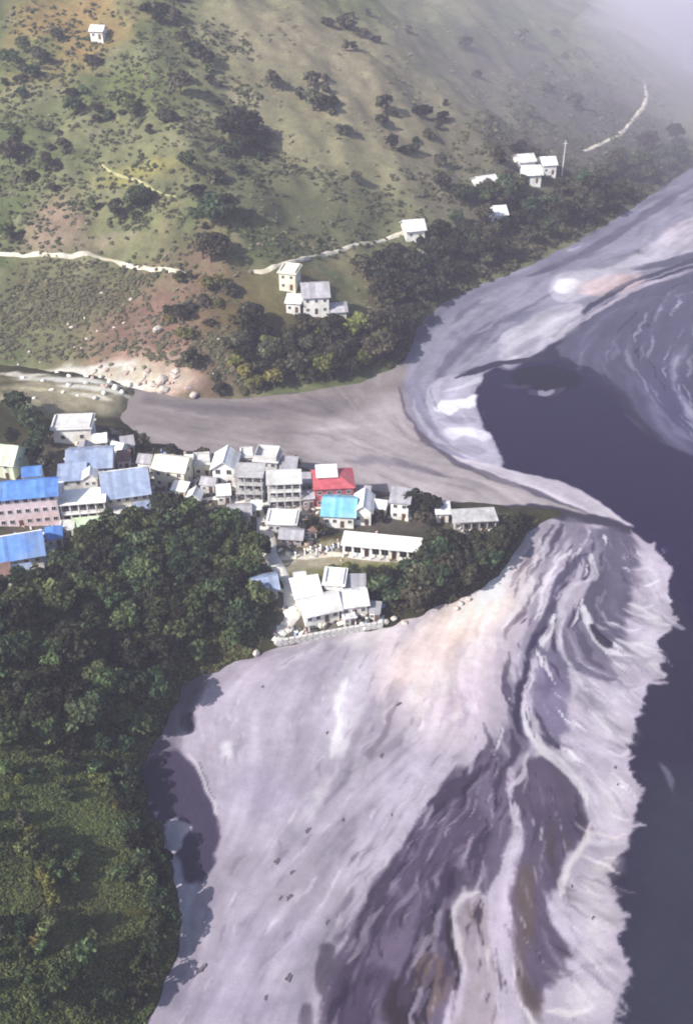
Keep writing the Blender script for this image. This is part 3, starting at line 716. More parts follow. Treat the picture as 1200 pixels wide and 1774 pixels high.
LIGHT_, DARK_ = (218, 213, 220), (60, 52, 72)
TRACE = [
    ([(990, 954), (956, 985), (942, 1030), (928, 1070)], 9, (222, 217, 224), .9), ([(1019, 962), (973, 996), (956, 1047), (928, 1098), (911, 1138)], 13, (98, 91, 112), .9),
    ([(1030, 996), (990, 1019), (973, 1064), (968, 1110), (990, 1161), (987, 1229)], 11, (206, 201, 210), .85), ([(939, 1087), (917, 1127), (911, 1166), (900, 1206), (894, 1251), (911, 1280)], 11, (58, 50, 74), .95),
    ([(925, 1138), (919, 1183), (905, 1229), (911, 1263), (939, 1297), (979, 1331), (1013, 1382), (1024, 1421)], 9, (222, 217, 223), .95), ([(917, 1217), (928, 1251), (962, 1285)], 6, (205, 199, 208), .8),
    ([(925, 1225), (945, 1268), (968, 1291)], 4, (72, 65, 84), .85), ([(1007, 1047), (1024, 1093), (1053, 1127), (1092, 1138)], 7, (230, 226, 232), .95), ([(1026, 1085), (1046, 1112), (1060, 1122)], 4, (48, 42, 60), .95),
    ([(973, 1087), (990, 1138), (1030, 1172), (1064, 1178)], 11, (118, 111, 130), .85), ([(1002, 1087), (1019, 1138), (1047, 1161)], 10, (108, 101, 120), .85), ([(984, 1090), (1002, 1140), (1040, 1168)], 4, (178, 172, 186), .7),
    ([(1050, 1076), (1087, 1087), (1120, 1087)], 6, (220, 215, 222), .9), ([(1087, 1047), (1110, 1056), (1130, 1050)], 6, (216, 211, 218), .85), ([(1109, 1016), (1130, 1012), (1152, 1000)], 6, (226, 222, 228), .9), ([(1070, 1108), (1095, 1116), (1120, 1112)], 6, (216, 211, 218), .85),
    ([(1080, 985), (1105, 990), (1140, 975)], 6, (204, 198, 206), .8), ([(1060, 1140), (1090, 1150), (1130, 1140)], 5, (158, 151, 166), .7), ([(1040, 1180), (1080, 1192), (1110, 1188)], 6, (158, 151, 166), .7), ([(1000, 1200), (1040, 1225), (1090, 1240)], 6, (164, 157, 172), .6),
    ([(832, 1251), (849, 1285), (871, 1319)], 8, (98, 90, 108), .85), ([(846, 1250), (868, 1285), (884, 1315)], 6, (172, 164, 178), .8), ([(883, 1263), (888, 1308), (860, 1353), (843, 1410)], 9, (76, 67, 88), .85), ([(815, 1262), (828, 1300), (820, 1330)], 6, (110, 102, 118), .7),
    ([(911, 1302), (905, 1342), (877, 1370), (883, 1410), (900, 1438), (894, 1478), (871, 1484)], 10, (204, 197, 208), .92), ([(905, 1320), (912, 1350), (908, 1372)], 5, (186, 179, 192), .7),
    ([(803, 1399), (781, 1444), (769, 1506), (730, 1546)], 8, (150, 141, 156), .75), ([(826, 1336), (775, 1370), (735, 1399)], 11, (78, 68, 88), .8), ([(850, 1330), (815, 1375), (800, 1420)], 9, (140, 131, 147), .7),
    ([(718, 1500), (726, 1560), (752, 1659)], 8, (152, 143, 156), .75), ([(690, 1478), (668, 1530), (650, 1580)], 14, (82, 72, 90), .75), ([(735, 1540), (728, 1580), (740, 1610)], 12, (80, 70, 88), .75), ([(837, 1440), (820, 1470), (835, 1490)], 14, (72, 62, 82), .75),
    ([(760, 1480), (745, 1530), (760, 1570)], 8, (74, 64, 84), .75), ([(640, 1600), (632, 1650), (612, 1700)], 8, (140, 131, 148), .7), ([(660, 1620), (650, 1670), (640, 1720)], 6, (72, 62, 82), .75), ([(690, 1600), (680, 1650), (672, 1690)], 6, (134, 125, 142), .7),
    ([(829, 1543), (800, 1555), (786, 1591), (798, 1631), (798, 1693), (775, 1750)], 6, (222, 216, 220), .8), ([(780, 1580), (780, 1625), (791, 1682), (766, 1745)], 8, (46, 37, 46), .95), ([(849, 1631), (843, 1682), (854, 1727), (849, 1790)], 6, (214, 208, 212), .85),
    ([(857, 1640), (852, 1685), (864, 1730), (858, 1790)], 5, (78, 69, 82), .85), ([(872, 1552), (855, 1597), (860, 1637), (862, 1700), (870, 1780)], 10, (98, 89, 104), .8), ([(888, 1523), (883, 1580), (892, 1640)], 5, (176, 168, 178), .7),
    ([(890, 1650), (888, 1705), (905, 1745), (930, 1785)], 7, (220, 214, 218), .9), ([(940, 1676), (974, 1690), (1012, 1672)], 10, (132, 124, 136), .75), ([(935, 1600), (950, 1640), (975, 1675)], 8, (150, 142, 156), .7), ([(900, 1490), (915, 1560), (905, 1640)], 9, (120, 108, 102), .7),
    ([(1022, 1425), (1000, 1470), (980, 1500), (968, 1545), (978, 1585)], 9, (222, 215, 216), .9), ([(1030, 1745), (1000, 1752), (940, 1748)], 9, (222, 215, 216), .85), ([(1050, 1300), (1075, 1310), (1090, 1300)], 5, (216, 211, 218), .7), ([(1020, 1440), (1060, 1450), (1090, 1440)], 8, (222, 214, 208), .7),
    ([(600, 1175), (590, 1220), (585, 1270), (570, 1310)], 16, (236, 233, 238), .7), ([(620, 1165), (606, 1215), (600, 1260)], 5, (176, 169, 184), .6), ([(660, 1180), (630, 1250), (600, 1320)], 9, (166, 158, 170), .6), ([(690, 1215), (665, 1275), (640, 1310)], 5, (140, 130, 140), .7),
    ([(400, 1200), (395, 1230), (405, 1250)], 8, (206, 200, 208), .6), ([(420, 1165), (405, 1195), (410, 1215)], 8, (150, 142, 154), .6), ([(355, 1195), (345, 1240), (350, 1290)], 7, (210, 204, 212), .6), ([(335, 1200), (318, 1240), (322, 1290)], 8, (128, 120, 134), .7),
    ([(780, 1100), (750, 1160), (720, 1220)], 14, (240, 230, 226), .5), ([(850, 1040), (830, 1110), (822, 1180)], 10, (238, 232, 238), .6), ([(868, 1090), (858, 1150), (862, 1190)], 8, (176, 166, 184), .6), ([(880, 1130), (872, 1180), (880, 1215)], 4, (96, 88, 108), .8), ([(800, 1170), (786, 1215), (765, 1250)], 7, (196, 178, 196), .6),
    ([(560, 1100), (620, 1090), (690, 1072)], 8, (224, 220, 218), .7)]
LAYERS += [
    (smooth_poly([(952, 500), (966, 478), (1010, 468), (1070, 458), (1170, 395), (1260, 350), (1260, 395), (1180, 430), (1100, 466), (1030, 500), (985, 520)]), (196, 191, 203), 4, 1.5, 0.75),
    (smooth_poly([(958, 500), (966, 486), (984, 482), (1005, 488), (998, 500), (976, 510)]), (246, 243, 248), 3.5, 0.8, 0.9),
    (smooth_poly([(1010, 490), (1060, 478), (1110, 476), (1060, 502), (1015, 512)]), (222, 200, 200), 5, 1.0, 0.7),
    (smooth_poly([(872, 640), (866, 606), (900, 572), (960, 543), (1012, 545), (966, 590), (930, 614)]), (206, 202, 212), 4, 1.5, 0.8),
    (ell(915, 600, 26, 9, -35), (150, 146, 162), 3, 1.0, 0.6),
    (stroke([(1000, 640), (1008, 610), (1030, 585)], 6), (150, 148, 168), 2.0, 1.0, 0.7), (stroke([(1090, 580), (1086, 610), (1095, 640)], 6), (168, 166, 184), 2.0, 1.0, 0.7),
    (stroke([(1120, 700), (1150, 740), (1200, 785)], 14), (140, 137, 158), 5.0, 1.5, 0.6), (stroke([(1190, 600), (1166, 640), (1178, 690), (1210, 730)], 12), (178, 178, 196), 3.0, 1.5, 0.8),
    (stroke([(788, 655), (850, 636), (905, 625), (975, 622)], 8), (52, 46, 66), 0.8, 0.3, 0.95)]
for k_, (p_, w_, c_, o_) in enumerate(TRACE):
    LAYERS.append((stroke(p_, w_), c_, 0.7, 0.7, o_ * 0.92))

LAYERS += [
    (smooth_poly([(690, 1085), (780, 1045), (868, 1000), (900, 950), (920, 985), (890, 1060), (850, 1130), (800, 1200), (740, 1230), (690, 1170)]), (244, 232, 228), 16, 3.0, 0.5),
    (ell(815, 1070, 60, 24, -30), (255, 238, 226), 9, 2.5, 0.75), (ell(745, 1130, 70, 22, -38), (254, 230, 222), 10, 2.5, 0.6), (ell(862, 1000, 18, 46, 24), (252, 250, 252), 6, 2.0, 0.6),
    (ell(640, 1100, 60, 10, -14), (238, 234, 232), 4, 1.5, 0.5), (ell(830, 1180, 14, 50, 12), (240, 222, 238), 6, 1.5, 0.4),
    (ell(1130, 1000, 16, 50, -10), (226, 222, 228), 5, 2.0, 0.45), (ell(1125, 1110, 18, 50, 14), (224, 220, 226), 5, 2.0, 0.45), (ell(1060, 1250, 30, 60, 10), (222, 218, 224), 6, 2.0, 0.4), (ell(1060, 1400, 26, 60, 0), (226, 220, 222), 6, 2.0, 0.45),
    (ell(1030, 1600, 24, 60, 0), (228, 222, 222), 5, 2.0, 0.5), (ell(1020, 1730, 40, 30, 0), (228, 222, 222), 5, 2.0, 0.5)]

KW = 0.55       # seen brightness -> surface albedo

def water_sheet():
    def axis(parts):
        out = []
        for a, b, s in parts:
            out.append(np.arange(a, b, s))
        return np.concatenate(out)
    def grow(a, b, s, f):
        v = [a]
        while abs(v[-1] - a) < abs(b - a):
            v.append(v[-1] + math.copysign(s, b - a)); s *= f
        return np.array(v[1:])
    xs = np.concatenate([grow(-62, -3800, 1.0, 1.35)[::-1], np.arange(-62, 118, 0.44), np.arange(118, 215, 1.0), grow(214, 3800, 1.5, 1.35)])
    ys = np.concatenate([grow(84, -900, 1.0, 1.5)[::-1], np.arange(84, 340, 0.42), np.arange(340, 600, 0.85), grow(600, 3800, 1.2, 1.3)])
    X, Y = np.meshgrid(xs, ys)
    sf = sampR(S_FINE, X, Y); sm = sampR(S_MID, X, Y); sc = sampR(S_COARSE, X, Y)
    inside = (X > RX0 + 2) & (X < RX1 - 2) & (Y > RY0 + 2) & (Y < RY1 - 2)
    fade = sstep(RX1 - 2, RX1 - 30, X) * sstep(RY1 - 2, RY1 - 40, Y)
    sf = sf * inside; sm = sm * inside * fade; sc = sc * inside * fade
    C = np.zeros(X.shape + (3,)); C[:] = (47, 41, 64)
    far = sstep(560, 760, Y)  # distant water paled to lavender, haze put into the colour
    for c in range(3):
        C[..., c] = C[..., c] * (1 - far) + (150, 146, 164)[c] * far
    silt = far.copy()
    wx = fbm(X, Y, 9, 3, 41) * 1.1 + fbm(X, Y, 2.6, 2, 44) * 0.4; wy = fbm(X, Y, 9, 3, 43) * 1.1 + fbm(X, Y, 2.6, 2, 45) * 0.4
    XW, YW = X + wx, Y + wy
    for poly, col, soft, ragged, op, *wflag in LAYERS:
        p = poly if wflag else P0(poly); mg = soft * 2 + ragged * 3 + 2
        i0, i1 = np.searchsorted(xs, [p[:, 0].min() - mg, p[:, 0].max() + mg]); j0, j1 = np.searchsorted(ys, [p[:, 1].min() - mg, p[:, 1].max() + mg])
        if i1 <= i0 or j1 <= j0:
            continue
        s_ = (slice(j0, j1), slice(i0, i1))
        d = sdf(p, XW[s_], YW[s_]) + 0.7 * ragged * (sm[s_] * 0.55 + sf[s_] * 0.25 + sc[s_] * 0.3)
        soft_ = soft * 0.5
        m = sstep(soft_, -soft_, d) * op
        C[s_] = C[s_] * (1 - m[..., None]) + np.array(col, float) * m[..., None]
        lum = min(1.0, max(0.0, (sum(col) / 3 - 60) / 110.0))
        silt[s_] = silt[s_] * (1 - m) + lum * m
    # drifting streaks
    st = 1 + silt * (0.018 * sf + 0.040 * sm + 0.030 * sc + 0.05 * fbm(X, Y, 5, 4, 47) + 0.04 * fbm(X, Y, 1.6, 3, 48)) * (1 + 0.9 * np.exp(-((silt - 0.45) / 0.25) ** 2)) + (1 - silt) * 0.015 * sm
    st = np.clip(st, 0.6, 1.4)
    k_ = 1 + 0.24 * sstep(0.12, 0.4, silt) * sstep(330, 290, Y) + 0.12 * sstep(0.3, 0.6, silt) * sstep(290, 330, Y)
    C = 158 + (C - 158) * k_[..., None]
    C = np.clip(C * st[..., None], 8, 254)
    A = lin(C) * KW
    V = np.stack([X, Y, np.zeros_like(X)], -1).reshape(-1, 3)
    F = grid_faces(len(ys), len(xs))
    m, nt, b, a = attr_mat('silty_water', 'cover', None, (0.05, 0.5, 2.6), (0.06, 0.09, 0.10), 0.16, 0.12, 0.2)
    # bare water is glossier than foam
    sep = nt.nodes.new('ShaderNodeRGBToBW'); nt.links.new(a.outputs['Color'], sep.inputs[0])
    mr = nt.nodes.new('ShaderNodeMapRange'); mr.inputs['From Min'].default_value = 0.02; mr.inputs['From Max'].default_value = 0.2
    mr.inputs['To Min'].default_value = 0.22; mr.inputs['To Max'].default_value = 0.8
    nt.links.new(sep.outputs[0], mr.inputs['Value']); nt.links.new(mr.outputs[0], b.inputs['Roughness'])
    me = np_mesh('river_water', V, F, m, A.reshape(-1, 3), smooth=True)
    o = link(bpy.data.objects.new('river_water', me))
    tag(o, 'dark river water carrying pale grey rafts of silt and foam', kind='structure')

water_sheet()

# ------------------------------------------------------------------ land
KL = 0.55
def patch(C, X, Y, u, v, rpx, rpy, col, soft=0.5, op=1.0, seed=0, rot=0.0):
    """blot of differently coloured ground round a surveyed spot"""
    p, s = hit(u, v)
    a, _ = hit(u, v - rpy); b, _ = hit(u, v + rpy)
    ra = max(1.0, rpx * s); rb = max(1.0, (a - b).to_2d().length * 0.5)
    r = math.radians(rot)
    dx, dy = X - p.x, Y - p.y
    dx, dy = dx * math.cos(r) + dy * math.sin(r), -dx * math.sin(r) + dy * math.cos(r)
    q = np.sqrt((dx / ra) ** 2 + (dy / rb) ** 2)
    q = q + fbm(X, Y, max(3.0, min(ra, rb) * 0.5), 4, 50 + seed) * 0.55
    m = sstep(1 + soft, 1 - soft, q) * op
    C[:] = C * (1 - m[..., None]) + np.array(col, float) * m[..., None]

def terrain(name, Z, D, step, xr, yr, base, patches, seed, label):
    i0, i1 = int(xr[0] - X0), int(xr[1] - X0); j0, j1 = int(yr[0] - Y0), int(yr[1] - Y0)
    z = Z[j0:j1 + 1:step, i0:i1 + 1:step]; X = GX[j0:j1 + 1:step, i0:i1 + 1:step]; Y = GY[j0:j1 + 1:step, i0:i1 + 1:step]
    C = np.zeros(X.shape + (3,))
    n1 = (fbm(X, Y, 30, 5, seed) + 1) / 2; n2 = (fbm(X, Y, 6, 3, seed + 1) + 1) / 2
    b0, b1, b2 = [np.array(c, float) for c in base]
    C[:] = b0 + (b1 - b0) * sstep(0.35, 0.65, n1)[..., None]
    C[:] = C + (b2 - C) * (sstep(0.55, 0.8, n2) * 0.5)[..., None]
    for k, pt in enumerate(patches):
        patch(C, X, Y, *pt, seed=k)
    keep = (z[:-1, :-1] > -2.5) | (z[1:, 1:] > -2.5) | (z[1:, :-1] > -2.5) | (z[:-1, 1:] > -2.5)
    zz = z + fbm(X, Y, 3.5, 2, seed + 3) * 0.35 * (z > 1)
    V = np.stack([X, Y, zz], -1).reshape(-1, 3)
    F = grid_faces(*z.shape, keep)
    V, F, A = compact(V, F, (lin(C) * KL).reshape(-1, 3))
    m, nt, b, a = attr_mat(name + '_cover', 'cover', 0.95, (0.045, 0.16, 0.6, 2.2), (0.2, 0.24, 0.22, 0.2), 0.6, 0.1, 0.6)
    me = np_mesh(name, V, F, m, A, smooth=True)
    o = link(bpy.data.objects.new(name, me))
    tag(o, label, kind='structure')

terrain('hillside', ZF, DF, 2, (-260, 420), (250, 1240), ((104, 116, 74), (138, 140, 100), (160, 154, 126)), [
    (120, 50, 110, 70, (170, 142, 92), 0.6, 0.9), (250, 150, 110, 35, (112, 126, 72), 0.6, 0.8), (60, 90, 50, 30, (118, 128, 84), 0.5, 0.7),
    (520, 60, 160, 60, (158, 152, 122), 0.7, 0.8), (660, 170, 260, 130, (166, 156, 128), 0.7, 0.9), (520, 250, 120, 70, (150, 146, 112), 0.7, 0.7), (900, 180, 180, 90, (120, 116, 104), 0.7, 0.8), (1040, 200, 130, 90, (98, 98, 94), 0.7, 0.85), (940, 280, 140, 50, (96, 92, 84), 0.7, 0.7),  # grey patches on the right shoulder put its hazy look into the colour
    (250, 300, 80, 14, (172, 164, 96), 0.5, 0.9), (300, 345, 30, 40, (150, 148, 104), 0.6, 0.8), (520, 360, 180, 60, (112, 114, 84), 0.7, 0.8),
    (95, 385, 48, 40, (170, 146, 126), 0.5, 0.9), (110, 415, 80, 16, (168, 150, 130), 0.5, 0.7), (320, 560, 130, 130, (140, 112, 98), 0.6, 0.95),
    (230, 590, 100, 70, (150, 120, 104), 0.6, 0.8), (240, 650, 130, 36, (206, 168, 148), 0.5, 0.95), (300, 668, 60, 14, (226, 196, 180), 0.4, 0.9), (240, 600, 12, 40, (170, 148, 130), 0.5, 0.8),
    (80, 520, 120, 70, (106, 102, 78), 0.6, 0.7), (380, 640, 40, 60, (110, 92, 78), 0.6, 0.8), (600, 455, 110, 22, (150, 142, 104), 0.5, 0.9), (540, 480, 60, 14, (140, 128, 92), 0.5, 0.8),
    (540, 590, 130, 60, (84, 78, 52), 0.7, 0.9), (420, 540, 70, 60, (112, 102, 66), 0.7, 0.7), (680, 520, 50, 60, (104, 96, 70), 0.6, 0.7), (840, 350, 120, 60, (110, 104, 92), 0.7, 0.7),
    (840, 445, 16, 30, (150, 140, 134), 0.4, 0.9), (140, 650, 170, 14, (226, 216, 192), 0.4, 0.95), (250, 672, 70, 8, (240, 222, 206), 0.4, 0.9), (130, 640, 90, 5, (255, 252, 240), 0.3, 0.97), (180, 660, 60, 5, (255, 252, 240), 0.3, 0.95), (40, 642, 50, 4, (255, 250, 232), 0.3, 0.9)],
    11, 'steep far hillside of grass, scrub and bare earth above the river')
terrain('village_ground', ZN, DN, 1, (-190, 120), (16, 330), ((70, 72, 48), (84, 80, 52), (96, 88, 60)), [
    (110, 684, 130, 30, (188, 178, 148), 0.4, 0.95), (130, 659, 95, 5, (255, 252, 240), 0.3, 0.97), (40, 650, 55, 4, (255, 250, 232), 0.3, 0.95), (165, 672, 55, 4, (255, 252, 240), 0.3, 0.95), (160, 686, 30, 4, (255, 248, 226), 0.3, 0.9), (70, 674, 40, 3, (240, 232, 190), 0.3, 0.8), (120, 770, 90, 40, (112, 104, 92), 0.5, 0.7), (60, 860, 150, 60, (124, 114, 104), 0.5, 0.9), (170, 860, 110, 60, (130, 122, 112), 0.5, 0.9),
    (330, 830, 110, 40, (118, 108, 92), 0.5, 0.9), (450, 850, 90, 46, (132, 126, 120), 0.5, 0.9), (600, 870, 110, 40, (112, 104, 98), 0.5, 0.9), (490, 900, 40, 24, (156, 150, 146), 0.4, 0.9),
    (590, 966, 130, 28, (186, 176, 146), 0.35, 0.95), (520, 970, 40, 24, (190, 182, 158), 0.4, 0.9), (640, 990, 90, 14, (112, 118, 66), 0.5, 0.9), (700, 900, 60, 24, (112, 104, 98), 0.5, 0.8), (830, 905, 60, 26, (118, 110, 100), 0.5, 0.8),
    (570, 1060, 80, 40, (150, 142, 134), 0.4, 0.9), (500, 1080, 30, 40, (132, 124, 112), 0.4, 0.9), (420, 930, 60, 50, (92, 84, 66), 0.5, 0.8), (750, 1040, 120, 30, (60, 54, 46), 0.5, 0.9),
    (90, 1400, 130, 40, (118, 130, 72), 0.6, 0.95), (200, 1540, 90, 60, (114, 110, 54), 0.6, 0.9), (130, 1620, 60, 50, (122, 110, 78), 0.6, 0.8), (60, 1720, 80, 50, (96, 86, 70), 0.6, 0.8), (40, 1300, 70, 30, (102, 108, 74), 0.6, 0.8)],
    61, 'low village terrace and green slope on the near bank')
#PART3
# ------------------------------------------------------------------ roads and lanes
def ribbon(name, pts, width, material, label, lift=0.25, step=1.2):
    P = [hit(u, v)[0] for u, v in pts]
    q = []
    n = len(P)
    for i in range(n - 1):
        a, b, c, d = P[max(i - 1, 0)], P[i], P[i + 1], P[min(i + 2, n - 1)]
        k = max(2, int((c - b).length / step))
        for t in np.linspace(0, 1, k, endpoint=False):
            q.append(0.5 * (2 * b + (c - a) * t + (2 * a - 5 * b + 4 * c - d) * t * t + (3 * b - a - 3 * c + d) * t ** 3))
    q.append(P[-1])
    rows = []
    for i, p in enumerate(q):
        d = (q[min(i + 1, len(q) - 1)] - q[max(i - 1, 0)]).to_2d()
        d = d.normalized() if d.length > 1e-6 else Vector((1, 0))
        nn = Vector((-d.y, d.x))
        wl, wr = [width * 0.5 * (1 + 0.7 * float(fbm(np.array([i * 1.0]), np.array([j * 9.0]), 7, 3, 3)[0])) * min(1.0, 0.15 + i / 9.0, 0.15 + (len(q) - 1 - i) / 9.0) for j in (0, 1)]
        w = 0.5 * (wl + wr)
        zc = max(ground(p.x + nn.x * o, p.y + nn.y * o) for o in (-w * 0.5, 0, w * 0.5)) + lift
        rows.append([(p.x + nn.x * o, p.y + nn.y * o, z) for o, z in ((-wl - 0.7, min(zc, ground(p.x - nn.x * (wl + .7), p.y - nn.y * (wl + .7))) - 0.5), (-wl, zc - 0.05), (0, zc + 0.03), (wr, zc - 0.05), (wr + 0.7, min(zc, ground(p.x + nn.x * (wr + .7), p.y + nn.y * (wr + .7))) - 0.5))])
    vs = [v for r in rows for v in r]
    fs = [(i * 5 + j, i * 5 + j + 1, i * 5 + 6 + j, i * 5 + 5 + j) for i in range(len(rows) - 1) for j in range(4)]
    o = MB().add(vs, fs).build(name, material, smooth=True)
    tag(o, label, kind='structure')
    if name == 'lane':
        for p in q[::2]:
            KEEP_CLEAR.append((p.x, p.y - 2.0, 3.0))
    return o

KEEP_CLEAR = []      # (x, y, r) ground that must stay free of trees
ribbon('road', [(-60, 442), (30, 440), (110, 441), (180, 448), (250, 462), (330, 477)], 1.5, M_dirtroad, 'pale dirt road cut across the left of the far hillside')
ribbon('road', [(430, 470), (480, 460), (560, 440), (640, 420), (735, 392)], 1.5, M_dirtroad, 'pale dirt road sloping up to the white house')
ribbon('road', [(1005, 262), (1040, 248), (1072, 232), (1100, 200), (1118, 172), (1112, 140)], 1.8, M_dirtroad, 'hazy road climbing the right shoulder of the hill')
ribbon('footpath', [(175, 282), (200, 300), (240, 312), (275, 332), (305, 340)], 1.2, M_yellowpath, 'yellowish footpath on the upper left hillside')
ribbon('lane', [(447, 868), (455, 900), (462, 930), (472, 965), (490, 995), (504, 1020), (506, 1060), (490, 1090), (472, 1112)], 3.4, M_path, 'narrow concrete lane down through the village to the water', 0.3)
ribbon('lane', [(340, 868), (380, 862), (420, 868), (447, 872), (500, 876), (560, 880)], 2.6, M_path, 'village street passing in front of the concrete houses', 0.3)
ribbon('lane', [(474, 968), (520, 962), (560, 958), (600, 962)], 4.0, M_dirtroad, 'pale track leading into the school yard', 0.3)
ribbon('steps_path', [(112, 918), (98, 940), (84, 962), (66, 985), (30, 1000), (5, 1040), (-10, 1080)], 2.0, M_path, 'pale stepped path below the blue roofed houses', 0.3)

# ------------------------------------------------------------------ vegetation
def foliage_mat(name, rgb, hue=0.12):
    m = bpy.data.materials.new(name); m.use_nodes = True
    nt = m.node_tree; nt.nodes.clear(); L = nt.links
    out = nt.nodes.new('ShaderNodeOutputMaterial')
    b = nt.nodes.new('ShaderNodeBsdfPrincipled'); tr = nt.nodes.new('ShaderNodeBsdfTranslucent'); mx = nt.nodes.new('ShaderNodeMixShader')
    at = nt.nodes.new('ShaderNodeAttribute'); at.attribute_name = 'tint'
    oi = nt.nodes.new('ShaderNodeObjectInfo')
    mr = nt.nodes.new('ShaderNodeMapRange'); mr.inputs['To Min'].default_value = 0.6; mr.inputs['To Max'].default_value = 1.45
    L.new(oi.outputs['Random'], mr.inputs['Value'])
    hs = nt.nodes.new('ShaderNodeHueSaturation')
    h2 = nt.nodes.new('ShaderNodeMapRange'); h2.inputs['To Min'].default_value = 0.5 - hue * 0.3; h2.inputs['To Max'].default_value = 0.5 + hue * 0.25
    ma = nt.nodes.new('ShaderNodeMath'); ma.operation = 'MULTIPLY'; ma.inputs[1].default_value = 7.31
    mf = nt.nodes.new('ShaderNodeMath'); mf.operation = 'FRACT'
    L.new(oi.outputs['Random'], ma.inputs[0]); L.new(ma.outputs[0], mf.inputs[0]); L.new(mf.outputs[0], h2.inputs['Value']); L.new(h2.outputs[0], hs.inputs['Hue'])
    v1 = nt.nodes.new('ShaderNodeVectorMath'); v1.operation = 'SCALE'
    v1.inputs[0].default_value = rgb
    L.new(mr.outputs[0], v1.inputs['Scale'])
    v2 = nt.nodes.new('ShaderNodeVectorMath'); v2.operation = 'MULTIPLY'
    L.new(v1.outputs[0], v2.inputs[0]); L.new(at.outputs['Color'], v2.inputs[1])
    L.new(v2.outputs[0], hs.inputs['Color'])
    L.new(hs.outputs[0], b.inputs['Base Color']); L.new(hs.outputs[0], tr.inputs['Color'])
    b.inputs['Roughness'].default_value = 0.75; b.inputs['Specular IOR Level'].default_value = 0.15
    mx.inputs[0].default_value = 0.25
    L.new(b.outputs[0], mx.inputs[1]); L.new(tr.outputs[0], mx.inputs[2]); L.new(mx.outputs[0], out.inputs['Surface'])
    return m

F_dark = foliage_mat('dark_green_leaves', (0.054, 0.080, 0.040))
F_mid = foliage_mat('mid_green_leaves', (0.085, 0.115, 0.048))
F_olive = foliage_mat('olive_leaves', (0.15, 0.155, 0.045))
F_brown = foliage_mat('dry_brown_leaves', (0.064, 0.062, 0.038))
F_deep = foliage_mat('deep_green_leaves', (0.030, 0.033, 0.020))
F_pale = foliage_mat('grey_green_leaves', (0.085, 0.085, 0.055))
F_scrub = foliage_mat('scrub_leaves', (1.0, 1.0, 1.0), 0.04)

def leaf_quads(C, N, S, tint, r):
    """quads of size S centred at C, facing N"""
    n = len(C)
    N = N / (np.linalg.norm(N, axis=1)[:, None] + 1e-9)
    a = r.normal(size=(n, 3)); T = np.cross(N, a); T /= np.linalg.norm(T, axis=1)[:, None] + 1e-9
    B = np.cross(N, T)
    s = S[:, None]
    V = np.stack([C - T * s - B * s * 0.6, C + T * s * 0.9 - B * s * 0.7, C + T * s + B * s * 0.6, C - T * s * 0.8 + B * s * 0.75], 1).reshape(-1, 3)
    F = np.arange(n * 4).reshape(n, 4)
    return V, F, np.repeat(tint, 4, 0)

def crown_mesh(seed, R, Hc, z0, clumps, leaves, leaf, flat=0.8):
    r = np.random.default_rng(seed)
    d = r.normal(size=(clumps, 3)); d /= np.linalg.norm(d, axis=1)[:, None]
    rad = r.random(clumps) ** 0.45
    cc = d * rad[:, None] * np.array([R * 0.72, R * 0.72, Hc * 0.36]) + np.array([0, 0, z0 + Hc * 0.5])
    cc[:, :2] += r.normal(size=2) * R * 0.12
    rc = R * (0.26 + 0.20 * r.random(clumps))
    k = r.integers(0, clumps, leaves)
    dd = r.normal(size=(leaves, 3)); dd /= np.linalg.norm(dd, axis=1)[:, None]
    dd[:, 2] = np.abs(dd[:, 2]) * 0.9 - 0.25
    C = cc[k] + dd * (rc[k] * (0.65 + 0.4 * r.random(leaves)))[:, None] * np.array([1, 1, flat])
    N = dd + r.normal(size=(leaves, 3)) * 0.45
    S = leaf * (0.6 + 0.8 * r.random(leaves))
    ct = 0.62 + 0.8 * r.random(clumps)
    t = (ct[k] * (0.85 + 0.3 * r.random(leaves)))[:, None] * np.ones((1, 3))
    V, F, T = leaf_quads(C, N, S, t, r)
    return np_mesh('crown', V, F, F_mid, T, 'tint')

def trunk_mesh(seed, h, r0, limbs):
    r = random.Random(seed); mb = MB()
    def tube(a, b, ra, rb):
        d = (b - a).normalized(); t = d.orthogonal().normalized(); u = d.cross(t)
        vs = [a + (t * math.cos(k * math.pi / 3) + u * math.sin(k * math.pi / 3)) * ra for k in range(6)]
        vs += [b + (t * math.cos(k * math.pi / 3) + u * math.sin(k * math.pi / 3)) * rb for k in range(6)]
        mb.add(vs, [(k, (k + 1) % 6, 6 + (k + 1) % 6, 6 + k) for k in range(6)] + [(6, 7, 8, 9, 10, 11)])
    a = Vector((0, 0, -1.2)); b = Vector((r.uniform(-.3, .3), r.uniform(-.3, .3), h * 0.55)); c = b + Vector((r.uniform(-.6, .6), r.uniform(-.6, .6), h * 0.4))
    tube(a, b, r0, r0 * 0.7); tube(b, c, r0 * 0.7, r0 * 0.3)
    for k in range(limbs):
        s = b.lerp(c, r.random() * 0.7) if k % 2 else a.lerp(b, 0.65 + 0.3 * r.random())
        an = r.random() * 6.28
        e = s + Vector((math.cos(an), math.sin(an), 0.8)) * h * r.uniform(0.22, 0.36)
        tube(s, e, r0 * 0.4, r0 * 0.12)
    me = mb.mesh('trunk'); me.materials.append(M_bark)
    return me

